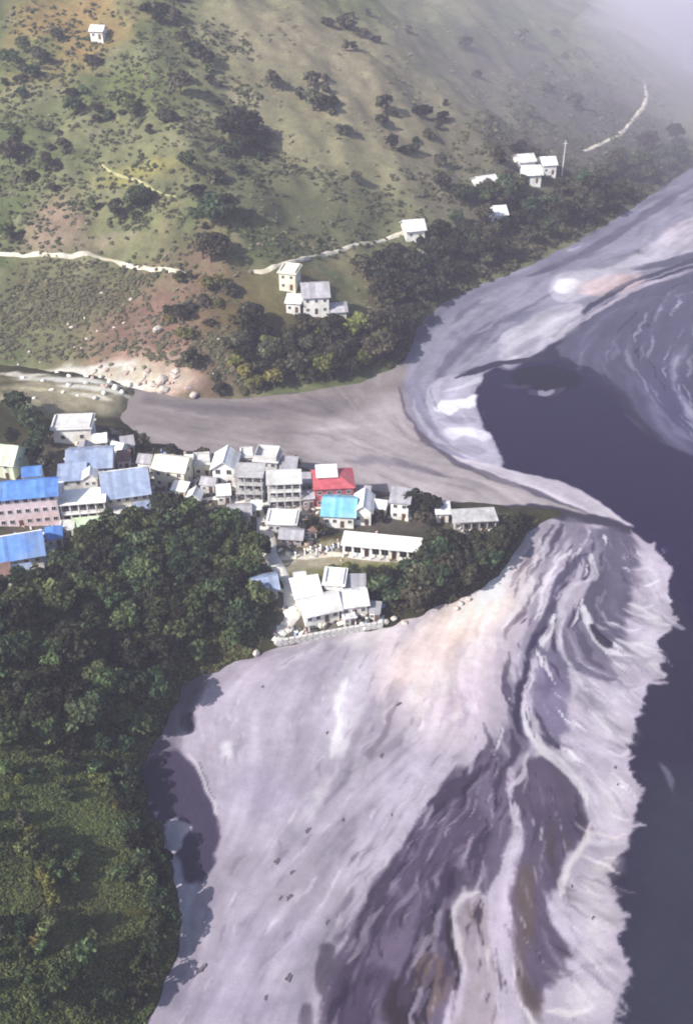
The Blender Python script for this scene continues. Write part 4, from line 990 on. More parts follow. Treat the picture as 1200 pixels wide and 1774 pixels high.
CROWNS = [crown_mesh(100 + k, *a) for k, a in enumerate([
    (3.6, 5.6, 1.6, 22, 800, 0.34), (4.4, 6.2, 1.8, 26, 950, 0.38), (3.0, 6.8, 1.6, 20, 720, 0.32), (5.2, 6.0, 2.2, 30, 1100, 0.42), (3.9, 5.0, 1.3, 22, 820, 0.36), (2.6, 3.6, 0.5, 14, 520, 0.28), (3.3, 3.0, 0.2, 16, 600, 0.32)])]
TRUNKS = [trunk_mesh(200 + k, h, r, 5) for k, (h, r) in enumerate([(5.6, 0.22), (6.2, 0.27), (6.6, 0.20), (6.4, 0.32), (4.8, 0.24), (2.8, 0.12), (2.2, 0.12)])]

def tree(x, y, kind, scale, leaf, label, group=None, name='tree', rz=None):
    e = empty(name, (x, y, ground(x, y) - 0.15), random.random() * 6.28 if rz is None else rz)
    s = scale
    e.scale = (s * random.uniform(0.9, 1.1), s * random.uniform(0.9, 1.1), s * random.uniform(0.88, 1.15))
    link(bpy.data.objects.new('trunk', TRUNKS[kind]), e)
    c = link(bpy.data.objects.new('crown', CROWNS[kind]), e)
    c.material_slots[0].link = 'OBJECT'; c.material_slots[0].material = leaf
    tag(e, label, name, group)
    return e


def scatter(poly_px, n, mind, fn, seed, tries=40, level=None):
    """random spots inside a surveyed outline, kept apart"""
    r = random.Random(seed); pts = []
    pw = np.array([hit(u, v)[0].to_2d()[:] for u, v in poly_px])
    x0, y0 = pw.min(0); x1, y1 = pw.max(0)
    for _ in range(n * tries):
        if len(pts) >= n:
            break
        x, y = r.uniform(x0, x1), r.uniform(y0, y1)
        if sdf(pw, np.array([x]), np.array([y]))[0] > 0 or ground(x, y) < 1.0:
            continue
        if any((x - a) ** 2 + (y - b) ** 2 < mind * mind for a, b in pts):
            continue
        if any((x - a) ** 2 + (y - b) ** 2 < (c + 1.5) ** 2 for a, b, c in KEEP_CLEAR):
            continue
        pts.append((x, y)); fn(x, y, r)
    return pts
#PART4
# ------------------------------------------------------------------ buildings
_wm = {}
def window_meshes(w, h):
    k = (round(w, 1), round(h, 1))
    if k not in _wm:
        f = MB(); t = 0.09
        f.box(-w / 2, -w / 2 + t, -0.10, 0.05, 0, h).box(w / 2 - t, w / 2, -0.10, 0.05, 0, h)
        f.box(-w / 2 + t, w / 2 - t, -0.10, 0.05, 0, t).box(-w / 2 + t, w / 2 - t, -0.10, 0.05, h - t, h)
        f.box(-0.03, 0.03, -0.08, 0.03, t, h - t)
        fm = f.mesh('window'); fm.materials.append(M_frame)
        pm = MB().box(-w / 2 + t, w / 2 - t, -0.03, 0.04, t, h - t).mesh('pane'); pm.materials.append(M_pane)
        _wm[k] = (fm, pm)
    return _wm[k]

def window(parent, x, y, z, w=1.1, h=1.2, rz=0.0):
    fm, pm = window_meshes(w, h)
    o = link(bpy.data.objects.new('window', fm), parent); o.location = (x, y, z); o.rotation_euler = (0, 0, rz)
    link(bpy.data.objects.new('pane', pm), o)

def roof_on(e, kind, w, d, h, rh, material, o=0.6, th=0.14, ridge=None):
    mb = MB(); z0 = h + 0.02
    if kind == 'gable':
        ez = z0 - rh * o / (d / 2)
        mb.slab((-w / 2 - o, -d / 2 - o, ez), (w / 2 + o, -d / 2 - o, ez), (w / 2 + o, 0, z0 + rh), (-w / 2 - o, 0, z0 + rh), -th)
        mb.slab((-w / 2 - o, 0.0, z0 + rh), (w / 2 + o, 0.0, z0 + rh), (w / 2 + o, d / 2 + o, ez), (-w / 2 - o, d / 2 + o, ez), -th)
    elif kind == 'gable_front':
        ez = z0 - rh * o / (w / 2)
        mb.slab((-w / 2 - o, -d / 2 - o, ez), (0, -d / 2 - o, z0 + rh), (0, d / 2 + o, z0 + rh), (-w / 2 - o, d / 2 + o, ez), -th)
        mb.slab((0, -d / 2 - o, z0 + rh), (w / 2 + o, -d / 2 - o, ez), (w / 2 + o, d / 2 + o, ez), (0, d / 2 + o, z0 + rh), -th)
    elif kind == 'shed':
        mb.slab((-w / 2 - o, -d / 2 - o, z0), (w / 2 + o, -d / 2 - o, z0), (w / 2 + o, d / 2 + o, z0 + rh), (-w / 2 - o, d / 2 + o, z0 + rh), -th)
    elif kind == 'hip':
        W, D, k = w / 2 + o, d / 2 + o, max(w / 2 - d / 2, 0.6)
        ez = z0 - 0.1
        b = [(-W, -D, ez), (W, -D, ez), (W, D, ez), (-W, D, ez), (-k, 0, z0 + rh), (k, 0, z0 + rh)]
        u = [(x, y, z + th) for x, y, z in b]
        mb.add(b + u, [(6, 7, 11, 10), (7, 8, 11), (8, 9, 10, 11), (9, 6, 10), (0, 4, 5, 1), (1, 5, 2), (2, 5, 4, 3), (3, 4, 0), (0, 1, 7, 6), (1, 2, 8, 7), (2, 3, 9, 8), (3, 0, 6, 9)])
    elif kind == 'flat':
        mb.box(-w / 2 - o, w / 2 + o, -d / 2 - o, d / 2 + o, z0, z0 + 0.25)
    r = mb.build('roof', material, e)
    if kind == 'gable':
        MB().box(-w / 2 - o, w / 2 + o, -0.18, 0.18, z0 + rh + th * 0.7, z0 + rh + th + 0.08).build('ridge_cap', ridge or material, r)
    elif kind == 'gable_front':
        MB().box(-0.18, 0.18, -d / 2 - o, d / 2 + o, z0 + rh + th * 0.7, z0 + rh + th + 0.08).build('ridge_cap', ridge or material, r)
    elif kind == 'flat' and rh > 0:
        p = MB(); t = 0.15; z1 = z0 + 0.25
        p.box(-w / 2, w / 2, -d / 2, -d / 2 + t, z1, z1 + rh).box(-w / 2, w / 2, d / 2 - t, d / 2, z1, z1 + rh)
        p.box(-w / 2, -w / 2 + t, -d / 2 + t, d / 2 - t, z1, z1 + rh).box(w / 2 - t, w / 2, -d / 2 + t, d / 2 - t, z1, z1 + rh)
        p.build('parapet', ridge or material, r)
    return r

def site(u0, u1, v, depth, rz):
    p, s = hit((u0 + u1) / 2, v)
    r = math.radians(rz)
    w = (u1 - u0) * s / max(0.5, math.cos(r))
    cx, cy = p.x - math.sin(r) * depth / 2, p.y + math.cos(r) * depth / 2
    zs = [ground(cx + a * w / 2 * math.cos(r) - b * depth / 2 * math.sin(r), cy + a * w / 2 * math.sin(r) + b * depth / 2 * math.cos(r)) for a in (-1, 1) for b in (-1, 1)]
    KEEP_CLEAR.append((cx, cy, max(w, depth) * 0.5))
    return w, (cx, cy, max(min(zs), p.z - 0.3, sum(zs) / 4 - 0.5) + 0.25), r

def house(label, u0, u1, v, depth, h, rz, wall, roof, rmat, rh=1.8, storeys=1, nwin=2, nside=1, door=True, name='house', cat='house', group=None, ww=1.1, wh=1.2, over=0.6, ridge=None, wall_label=None):
    w, loc, r = site(u0, u1, v, depth, rz)
    e = empty(name, loc, r); tag(e, label, cat, group)
    mb = MB().box(-w / 2, w / 2, -depth / 2, depth / 2, -4.0, h)
    if roof == 'gable':
        for s in (-1, 1):
            x = s * (w / 2 - 0.1)
            mb.add([(x - .1, -depth / 2, h), (x - .1, depth / 2, h), (x - .1, 0, h + rh), (x + .1, -depth / 2, h), (x + .1, depth / 2, h), (x + .1, 0, h + rh)], [(0, 1, 2), (5, 4, 3), (0, 2, 5, 3), (2, 1, 4, 5)])
    elif roof == 'gable_front':
        for s in (-1, 1):
            y = s * (depth / 2 - 0.1)
            mb.add([(-w / 2, y - .1, h), (w / 2, y - .1, h), (0, y - .1, h + rh), (-w / 2, y + .1, h), (w / 2, y + .1, h), (0, y + .1, h + rh)], [(0, 1, 2), (5, 4, 3), (0, 2, 5, 3), (2, 1, 4, 5)])
    elif roof == 'shed':
        mb.add([(-w / 2, depth / 2, h), (w / 2, depth / 2, h), (w / 2, depth / 2, h + rh), (-w / 2, depth / 2, h + rh), (-w / 2, -depth / 2, h), (w / 2, -depth / 2, h)],
               [(1, 0, 3, 2), (0, 4, 3), (1, 2, 5)])
    mb.build('wall', wall, e)
    roof_on(e, roof, w, depth, h, rh, rmat, over, ridge=ridge)
    sh = h / storeys
    for s in range(storeys):
        z = s * sh + sh * 0.34
        hh = min(wh, sh * 0.55)
        for k in range(nwin):
            x = -w / 2 + w * (k + 0.5) / nwin
            if door and s == 0 and k == nwin // 2:
                dd = MB().box(x - 0.5, x + 0.5, -depth / 2 - 0.08, -depth / 2 + 0.05, 0.0, min(2.1, sh * 0.8)).build('door', M_door, e)
                continue
            window(e, x, -depth / 2, z, min(ww, w / nwin * 0.75), hh)
        for k in range(nside):
            y = -depth / 2 + depth * (k + 0.5) / nside
            window(e, -w / 2, y, z, ww, hh, -math.pi / 2)
            window(e, w / 2, y, z, ww, hh, math.pi / 2)
    return e, w

def frame_block(label, u0, u1, v, depth, storeys, sh, rz, wall, slab_mat, cols=4, setback=1.6, name='concrete_house', cat='house', top=None, group=None):
    """concrete frame house: floor slabs, front columns, set-back walls, railings"""
    w, loc, r = site(u0, u1, v, depth, rz)
    e = empty(name, loc, r); tag(e, label, cat, group)
    mb = MB().box(-w / 2 + 0.3, w / 2 - 0.3, -depth / 2 + setback, depth / 2, -4, storeys * sh)
    mb.build('wall', wall, e)
    for s in range(storeys + 1):
        z = s * sh
        m = slab_mat if s else M_lgrey
        MB().box(-w / 2 - (0.4 if s == storeys else 0.15), w / 2 + (0.4 if s == storeys else 0.15), -depth / 2 - (0.5 if s == storeys else 0.1), depth / 2 + 0.25, z - (0.0 if s else 3.0) + 0.003, z + 0.28).build('floor_slab', m, e)
    for s in range(storeys):
        z = s * sh + 0.283
        for k in range(cols):
            x = -w / 2 + 0.2 + (w - 0.4) * k / (cols - 1)
            c = MB().box(x - 0.16, x + 0.16, -depth / 2 + 0.05, -depth / 2 + 0.37, z, (s + 1) * sh).build('column', slab_mat, e)
        if s:
            rb = MB()
            for k in range(cols - 1):
                xa = -w / 2 + 0.2 + (w - 0.4) * k / (cols - 1) + 0.17; xb = -w / 2 + 0.2 + (w - 0.4) * (k + 1) / (cols - 1) - 0.17
                MB().box(xa, xb, -depth / 2 + 0.12, -depth / 2 + 0.22, z, z + 0.75).build('railing', slab_mat, e)
        for k in range(cols - 1):
            x = -w / 2 + 0.2 + (w - 0.4) * (k + 0.5) / (cols - 1)
            window(e, x, -depth / 2 + setback, z + 0.7, min(1.3, w / (cols - 1) * 0.7), min(1.4, sh * 0.5))
        for y in (-depth * 0.1, depth * 0.25):
            window(e, -w / 2 + 0.3, y, z + 0.7, 1.1, 1.2, -math.pi / 2); window(e, w / 2 - 0.3, y, z + 0.7, 1.1, 1.2, math.pi / 2)
    return e, w

# --- left end of the village
house('small white flat roofed house with two dark windows at the river bend', 96, 160, 769, 8, 5.2, 4, M_white, 'flat', M_lgrey, 0.5, 1, 2, 1, door=False, ww=1.3, wh=1.5)
house('pale green roofed shed cut off by the left edge of the picture', -24, 28, 828, 9, 5.0, -10, M_green, 'gable', M_green, 3.2, 2, 2, 1)
house('house with pale slate blue roof behind the mauve building', 122, 196, 838, 11, 5.5, 6, M_lgrey, 'gable', M_steel, 2.6, 2, 4, 1, door=False)
house('big house with steel blue roof and cream two storey front', 190, 260, 892, 12, 6.6, 14, M_cream, 'gable', M_steel, 4.0, 2, 5, 2, over=0.9, ridge=M_wroof)
house('long pink hostel with three window rows under a blue roof', -26, 104, 912, 7.5, 9.6, 9, M_pink, 'gable', M_blue, 2.4, 3, 9, 2, name='hostel', cat='building', wh=1.3, ww=1.2, over=0.8)
house('bright blue roofed house below the pink hostel', -14, 74, 986, 8.5, 4.2, 16, M_white, 'gable', M_blue, 3.4, 1, 5, 1, over=1.0, ridge=M_white)
frame_block('mauve building with white pillars between the blue roofs', 112, 186, 908, 6.5, 2, 3.4, 8, M_mauve, M_white, 6, 1.4, name='pillared_building', cat='building')
house('low shed with pale green roof at the edge of the wood', 132, 178, 936, 5, 2.4, 10, M_cream, 'shed', M_green, 1.2, 1, 2, 0, name='shed', cat='shed')
house('small sky blue roofed annex beside the big steel blue roof', 108, 150, 858, 6, 5.0, 8, M_lgrey, 'shed', M_steel, 1.4, 2, 2, 1, door=False)
# --- middle
house('cream house with pale roof standing on the river bank', 268, 322, 846, 7.5, 6.2, -12, M_cream, 'gable', M_cream, 2.0, 2, 3, 1)
house('tiny white kiosk with pointed roof above the wood', 326, 346, 877, 3.2, 2.6, -8, M_white, 'gable_front', M_wroof, 1.3, 1, 1, 0, name='kiosk', cat='kiosk')
house('small pale house between the cream house and the gabled house', 338, 366, 826, 5, 4.2, 8, M_cream, 'flat', M_lgrey, 0.9, 1, 2, 1)
house('white gabled house with framed front by the river', 370, 408, 842, 8, 6.0, -4, M_white, 'gable_front', M_wroof, 2.2, 2, 2, 1, wh=1.6, ww=1.4)
house('grey roofed house by the water behind the concrete blocks', 442, 480, 826, 6, 5.2, -8, M_lgrey, 'flat', M_lgrey, 1.6, 2, 3, 1)
frame_block('grey three storey concrete house with open balconies', 410, 456, 872, 6.5, 3, 2.9, -3, M_grey, M_grey, 4, 1.5)
frame_block('three storey concrete house with pale slab roof beside the lane head', 466, 522, 884, 6.5, 3, 2.9, 4, M_grey, M_lgrey, 5, 1.5)
house('small grey roofed hut left of the lane', 398, 434, 906, 5, 2.6, 4, M_white, 'gable', M_groof, 1.2, 1, 2, 1, name='hut', cat='hut')
house('low flat white roofed store beside the lane', 464, 512, 924, 6, 3.0, -4, M_lgrey, 'flat', M_wroof, 0.3, 1, 4, 1, name='store', cat='building')
house('grey roofed hut beside the school yard', 486, 522, 946, 4.5, 2.4, -6, M_mauve, 'gable', M_groof, 1.1, 1, 3, 1, name='hut', cat='hut')
# --- red and light blue houses
house('red walled house with dark red roof by the river', 546, 612, 878, 9, 6.4, 5, M_red, 'hip', M_red, 1.8, 2, 4, 2, ww=1.2)
house('white topped stair tower in front of the red house', 552, 582, 868, 4, 8.2, 5, M_red, 'shed', M_wroof, 1.0, 2, 2, 0, door=False, name='stair_tower', cat='building')
house('turquoise roofed house in front of the red house', 560, 612, 914, 9, 4.2, -5, M_white, 'gable', M_sky, 2.2, 1, 4, 1, over=0.8)
house('white roofed wing at the end of the turquoise roof', 613, 642, 910, 8, 4.6, -5, M_white, 'gable_front', M_wroof, 1.8, 1, 2, 1)
house('narrow white two storey house right of the turquoise roof', 676, 706, 900, 5, 5.6, -10, M_white, 'shed', M_groof, 1.2, 2, 2, 1)
# --- unfinished block near the tip
frame_block('unfinished grey concrete block near the tip of the land', 786, 858, 926, 5.5, 1, 4.4, 5, M_mauve, M_grey, 6, 2.0, name='unfinished_building', cat='building')
house('small white hut beside the unfinished concrete block', 756, 776, 905, 4, 3.0, 0, M_white, 'shed', M_wroof, 0.8, 1, 1, 0, name='hut', cat='hut')
# --- school
w_, loc_, r_ = site(592, 724, 972, 5.6, -9)
e_ = empty('school', loc_, r_); tag(e_, 'long low white school with flat roof and a row of dark openings', 'school')
MB().box(-w_ / 2, w_ / 2, -1.4, 2.8, -3, 4.0).build('wall', M_white, e_)
MB().box(-w_ / 2 - 0.3, w_ / 2 + 0.3, -3.0, 3.1, 4.003, 4.35).build('roof', M_white, e_)
MB().box(-w_ / 2 - 0.2, w_ / 2 + 0.2, -2.8, -1.403, -3, 0.12).build('veranda_floor', M_lgrey, e_)
MB().box(w_ / 2 - 0.3, w_ / 2, -2.75, -1.403, 0.123, 4.0).build('end_wall', M_white, e_)
for k in range(9):
    x = -w_ / 2 + 0.3 + (w_ - 0.9) * k / 8
    MB().box(x - 0.14, x + 0.14, -2.75, -2.5, 0.123, 4.0).build('column', M_white, e_)
    if k < 8:
        xm = x + (w_ - 0.9) / 16
        if k in (2, 5):
            MB().box(xm - 0.6, xm + 0.6, -1.5, -1.35, 0.123, 2.5).build('door', M_door, e_)
        else:
            window(e_, xm, -1.4, 0.9, 2.0, 1.9)
for y in (0.0, 1.6):
    window(e_, w_ / 2, y, 1.1, 1.1, 1.3, math.pi / 2)
# --- white cluster by the shore
house('white roofed house highest in the cluster at the shore', 562, 594, 1036, 6, 4.2, -6, M_lgrey, 'flat', M_wroof, 0.4, 1, 2, 1)
house('white shed roofed house beside the lane in the shore cluster', 514, 556, 1050, 5.5, 3.0, 14, M_white, 'shed', M_wroof, 1.5, 1, 3, 1)
house('broad white gabled house lowest in the shore cluster', 530, 588, 1084, 6.5, 3.6, 18, M_white, 'gable', M_wroof, 2.2, 1, 4, 1, over=0.8)
house('white house with dark door at the right of the shore cluster', 592, 636, 1070, 7, 3.4, 10, M_white, 'gable', M_wroof, 1.6, 1, 3, 1)
house('open white frame hut behind the shore cluster', 602, 630, 1036, 4, 3.0, 0, M_lgrey, 'shed', M_groof, 0.8, 1, 2, 1, name='hut', cat='hut')
house('small blue roofed hut among trees left of the lane', 442, 482, 1040, 6, 3.2, 14, M_lgrey, 'gable', M_steel, 1.6, 1, 2, 1, name='hut', cat='hut')
for lab_, u0, u1, v, d_, h_, rz_, wm_, rk_, rm_, rh_ in [
    ('cream hut just below the small white house at the river bend', 164, 186, 780, 4, 2.6, 10, M_cream, 'shed', M_wroof, 0.8), ('white hut behind the big steel blue roof', 192, 212, 794, 4, 3.0, -20, M_white, 'gable', M_wroof, 1.3),
    ('grey roofed hut at the bank right of the cream hut', 214, 234, 786, 4, 2.8, 15, M_cream, 'shed', M_groof, 0.9), ('white walled hut between the steel blue roof and the cream house', 240, 262, 818, 4.5, 3.2, -10, M_white, 'gable', M_groof, 1.4),
    ('low white terrace block under the big steel blue roof', 196, 232, 908, 4, 2.6, 14, M_white, 'flat', M_lgrey, 0.4), ('low cream hut in front of the cream house', 298, 322, 864, 3.4, 2.4, -14, M_cream, 'shed', M_wroof, 0.8),
    ('grey roofed hut in front of the gabled house', 348, 372, 854, 4, 2.6, -12, M_lgrey, 'gable', M_groof, 1.2), ('white lean-to left of the grey concrete house', 378, 400, 874, 4, 2.8, 8, M_white, 'shed', M_wroof, 0.9),
    ('grey flat roofed house behind the grey concrete house', 420, 440, 818, 5, 5.0, 6, M_grey, 'flat', M_lgrey, 0.4), ('grey roofed house behind the pale slab block by the river', 486, 512, 834, 5, 4.0, -6, M_white, 'shed', M_groof, 1.2),
    ('mauve hut between the concrete block and the red house', 525, 544, 882, 4, 3.4, 8, M_mauve, 'gable', M_groof, 1.2), ('grey shed at the right wall of the red house', 616, 638, 876, 4, 3.0, -8, M_lgrey, 'shed', M_groof, 0.9),
    ('white hut between the white wing and the narrow house', 646, 666, 896, 4, 3.0, -14, M_white, 'gable', M_wroof, 1.2), ('rusty roofed shed behind the school yard', 526, 548, 934, 4, 2.4, 0, M_lgrey, 'shed', M_rust, 0.8),
    ('rusty roofed shed at the edge of the wood left of the lane', 410, 430, 926, 3.5, 2.2, 10, M_cream, 'shed', M_rust, 0.7), ('small grey roofed shed at the right end of the shore cluster', 640, 656, 1076, 3.2, 2.4, -8, M_white, 'shed', M_groof, 0.7),
    ('little blue roofed house above the pink hostel', 44, 74, 842, 5, 3.4, 10, M_white, 'gable', M_blue, 1.4), ('white walled slip of a house between the hostel and the mauve building', 100, 114, 892, 5, 6.0, 8, M_white, 'shed', M_wroof, 1.0),
    ('tiny white pavilion above the mauve building', 150, 172, 862, 4, 6.2, 8, M_white, 'gable_front', M_wroof, 1.2), ('steel blue lean-to at the right foot of the big steel blue roof', 236, 262, 902, 4, 2.8, 14, M_cream, 'shed', M_steel, 0.9),
    ('pale walled store under the mauve building', 108, 132, 932, 4, 2.6, 8, M_pink, 'flat', M_lgrey, 0.3), ('cream gable behind the pale slate blue roof', 136, 160, 802, 5, 3.4, 4, M_cream, 'gable_front', M_groof, 1.4),
    ('pale stone house on the bank between cream and gabled houses', 322, 340, 818, 4, 3.4, 0, M_lgrey, 'gable', M_wroof, 1.2), ('grey flat roofed hut left of the white kiosk', 280, 300, 880, 3.4, 2.4, -6, M_lgrey, 'flat', M_groof, 0.2),
    ('rusty roofed hut on the bank behind the steel blue roofs', 206, 226, 814, 4, 3.0, 6, M_pink, 'shed', M_rust, 0.9), ('low white shed by the river behind the red house', 522, 540, 852, 4, 3.0, 0, M_white, 'shed', M_groof, 0.8),
    ('cream shed between the concrete houses and the lane', 436, 452, 896, 3, 2.4, 0, M_cream, 'shed', M_wroof, 0.7), ('narrow blue roofed hut at the left of the stepped path', 30, 56, 1008, 4, 2.6, 16, M_white, 'gable', M_steel, 1.0),
    ('small blue lean-to right of the bright blue roofed house', 84, 110, 948, 4, 2.6, 14, M_white, 'shed', M_blue, 0.9), ('rust brown roofed shed at the left edge below the blue roofs', -8, 20, 1012, 4, 2.4, 18, M_cream, 'shed', M_rust, 0.8),
    ('white box hut at the water end of the shore cluster', 596, 616, 1086, 3, 2.2, 12, M_white, 'flat', M_wroof, 0.3), ('pale shed beside the lane above the shore cluster', 512, 530, 1018, 3.2, 2.2, 10, M_lgrey, 'gable', M_wroof, 0.9)]:
    house(lab_, u0, u1, v, d_, h_, rz_, wm_, rk_, rm_, rh_, 1 if h_ < 3.9 else 2, 2, 1, name='hut', cat='hut', over=0.35, ww=0.9, wh=1.0)
# --- far bank
house('pale square house beside the far dirt road', 484, 512, 505, 8, 6.2, -12, M_cream, 'flat', M_cream, 0.5, 2, 2, 1)
house('white fronted house with slate roof on the far bank', 526, 570, 550, 10, 6.5, 6, M_white, 'gable', M_groof, 3.2, 2, 3, 1)
house('white lean-to below the pale square house', 496, 520, 545, 5, 3.4, -8, M_white, 'shed', M_wroof, 1.2, 1, 2, 0, name='lean_to', cat='shed')
house('small white house with dark doorway right of the slate roof', 574, 600, 560, 7, 4.2, 8, M_white, 'gable', M_groof, 1.8, 1, 2, 1)
house('white roofed house at the upper end of the far dirt road', 703, 735, 421, 9, 4.0, 12, M_white, 'gable', M_wroof, 2.6, 1, 2, 1, over=0.8)
house('tiny white hut below the white roofed house on the far slope', 729, 748, 441, 6, 3.2, 12, M_lgrey, 'gable', M_wroof, 1.4, 1, 1, 0, name='hut', cat='hut')
house('white roofed house alone under the hazy hamlet', 850, 876, 392, 9, 4.0, 10, M_white, 'gable', M_wroof, 2.2, 1, 2, 1, over=0.8)
house('long white roof at the left end of the hazy hamlet', 830, 862, 332, 8, 3.4, 24, M_lgrey, 'gable', M_wroof, 1.8, 1, 2, 1, name='barn', cat='barn')
house('bright white roofed house in the middle of the hazy hamlet', 906, 936, 322, 10, 4.0, 8, M_white, 'gable', M_wroof, 2.6, 1, 2, 1, over=0.8)
house('white house at the upper right of the hazy hamlet', 938, 962, 306, 9, 4.6, 8, M_white, 'gable', M_wroof, 2.4, 1, 2, 1)
house('faint pale roof at the back of the hazy hamlet', 898, 926, 300, 9, 4.0, 14, M_lgrey, 'gable', M_lgrey, 2.2, 1, 2, 1)
house('small white house high on the upper left hillside', 158, 180, 74, 6, 3.4, -10, M_white, 'gable', M_wroof, 1.8, 1, 2, 1)
# --- foreground slope
# pylon, posts, embankment
p_, s_ = hit(972, 306)
pl = empty('pole', p_); tag(pl, 'tall thin pale pole at the right of the hazy hamlet', 'pole')
MB().hexa([(-.28, -.28, -1), (.28, -.28, -1), (.28, .28, -1), (-.28, .28, -1), (-.14, -.14, 17), (.14, -.14, 17), (.14, .14, 17), (-.14, .14, 17)]).build('shaft', M_frame, pl)
MB().box(-1.1, 1.1, -0.1, 0.1, 15.4, 15.6).build('crossarm', M_frame, pl)
post_me = MB().hexa([(-.22, -.22, -.5), (.22, -.22, -.5), (.22, .22, -.5), (-.22, .22, -.5), (-.16, -.16, 2.0), (.16, -.16, 2.0), (.16, .16, 2.0), (-.16, .16, 2.0)]).add(
    [(-.26, -.26, 2.003), (.26, -.26, 2.003), (.26, .26, 2.003), (-.26, .26, 2.003), (0, 0, 2.35)], [(3, 2, 1, 0), (0, 1, 4), (1, 2, 4), (2, 3, 4), (3, 0, 4)]).mesh('gate_post')
post_me.materials.append(M_white)
for u, v in [(528, 962), (538, 958), (548, 962), (555, 955), (566, 958), (577, 954), (512, 968), (586, 952)]:
    p, s = hit(u, v)
    o = link(bpy.data.objects.new('gate_post', post_me)); o.location = p
    tag(o, 'short white capped post along the school yard track', 'post', 'white posts along the yard')

def stone_wall(name, label, pts, courses, bl, bh, th, material):
    P = [hit(u, v)[0] for u, v in pts]
    e = empty(name, P[0]); tag(e, label, 'wall')
    r = random.Random(9)
    ms = []
    for k in range(5):
        a = [r.uniform(-.05, .05) for _ in range(16)]
        m = MB().hexa([(-bl / 2 + a[0], -th / 2 + a[1], 0), (bl / 2 + a[2], -th / 2 + a[3], 0), (bl / 2, th / 2, 0), (-bl / 2, th / 2, 0),
                       (-bl / 2 + a[4], -th / 2 + a[5], bh - .05 + a[6]), (bl / 2 + a[7], -th / 2 + a[8], bh - .05 + a[9]), (bl / 2, th / 2, bh - .04), (-bl / 2, th / 2, bh - .04)]).mesh('stone')
        m.materials.append(material); ms.append(m)
    for i in range(len(P) - 1):
        a, b = P[i], P[i + 1]; L_ = (b - a).to_2d().length; n = max(1, int(L_ / bl)); an = math.atan2(b.y - a.y, b.x - a.x)
        for c in range(courses):
            for k in range(n):
                t = (k + 0.5 + 0.25 * (c % 2)) / n
                q = a.lerp(b, min(t, 1))
                o = link(bpy.data.objects.new('stone', ms[r.randrange(5)]), e)
                o.location = (q.x - P[0].x, q.y - P[0].y, -P[0].z - 0.6 + c * bh)
                o.rotation_euler = (0, 0, an + r.uniform(-.03, .03))
stone_wall('embankment_wall', 'pale stone embankment along the water below the white cluster', [(476, 1118), (540, 1108), (600, 1097), (660, 1086)], 4, 1.3, 0.62, 0.7, M_stone)
#PART5
# ------------------------------------------------------------------ rocks
def boulder_mesh(seed):
    r = random.Random(seed)
    import bmesh
    bm = bmesh.new(); bmesh.ops.create_icosphere(bm, subdivisions=2, radius=1.0)
    sx, sy, sz = r.uniform(0.8, 1.3), r.uniform(0.7, 1.1), r.uniform(0.55, 0.85)
    ph = [r.uniform(0, 6.28) for _ in range(6)]
    for v in bm.verts:
        c = v.co
        k = 1 + 0.16 * math.sin(c.x * 2.7 + ph[0]) * math.cos(c.y * 2.3 + ph[1]) + 0.12 * math.sin(c.z * 4 + ph[2] + c.x * 3) + r.uniform(-.06, .06)
        v.co = Vector((c.x * sx, c.y * sy, c.z * sz)) * k
    me = bpy.data.meshes.new('boulder'); bm.to_mesh(me); bm.free()
    me.materials.append(M_rock)
    return me
BOULDERS = [boulder_mesh(300 + k) for k in range(6)]
def boulder(u, v, size, label, group, material=None, r=random):
    p, s = hit(u, v)
    if p.z < 0.3:
        p.z = 0.1
    o = link(bpy.data.objects.new('boulder', BOULDERS[r.randrange(6)])); o.location = (p.x, p.y, p.z + size * 0.2)
    o.scale = (size, size, size); o.rotation_euler = (r.uniform(-.2, .2), r.uniform(-.2, .2), r.uniform(0, 6.28))
    if material:
        o.material_slots[0].link = 'OBJECT'; o.material_slots[0].material = material
    tag(o, label, 'boulder', group)
boulder(274, 571, 1.5, 'lone pale boulder high on the brown landslide', None)
boulder(284, 678, 2.0, 'large pale boulder half in the muddy river', None)
boulder(336, 686, 1.5, 'pale boulder farthest right at the river edge', None)
boulder(302, 652, 1.5, 'white boulder standing at the back of the boulder bank', None)
boulder(280, 661, 2.2, 'biggest white boulder on the pink debris bank', None)
boulder(228, 520, 1.0, 'small white rock under the left dirt road', None)
rr = random.Random(5)
for k in range(34):
    u = rr.uniform(160, 330); v = 628 + rr.uniform(0, 40) + (u - 160) * 0.1
    boulder(u, min(v, 680), rr.uniform(0.5, 1.2), 'pinkish boulder in the landslide debris along the river', 'debris boulders on the far bank', M_rockp if k % 3 else M_rock, rr)
for u, v in [(120, 562), (148, 552), (124, 568), (172, 574), (196, 568), (212, 560), (140, 604), (132, 602), (50, 610), (70, 628), (178, 508), (30, 632), (380, 588), (372, 648), (412, 660), (150, 588)]:
    boulder(u + rr.uniform(-3, 3), v, rr.uniform(0.45, 0.8), 'small pale rock scattered on the slope above the river', 'small rocks on the far slope', None, rr)
for u, v, s in [(40, 655, .9), (75, 660, .8), (120, 668, 1.1), (150, 664, .9), (180, 682, 1.0), (110, 680, .7), (90, 676, .8), (60, 690, .7), (165, 690, .8), (135, 686, .6), (200, 672, 1.2), (212, 680, 1.0), (190, 662, 1.0), (225, 668, 1.1), (150, 652, 1.0), (100, 646, .9), (120, 652, .8), (175, 654, 1.0)]:
    boulder(u, v, s, 'whitish stone on the pale gravel bar', 'stones on the gravel bar', M_whitestone, rr)
boulder(92, 1712, 0.45, 'small whitish rock in place of hut pieces among shrubs at lower left', None)  # rock shapes in place of pale pillar and hut pieces
boulder(112, 1700, 0.5, 'pale upright rock in place of a pillar among shrubs at lower left', None)
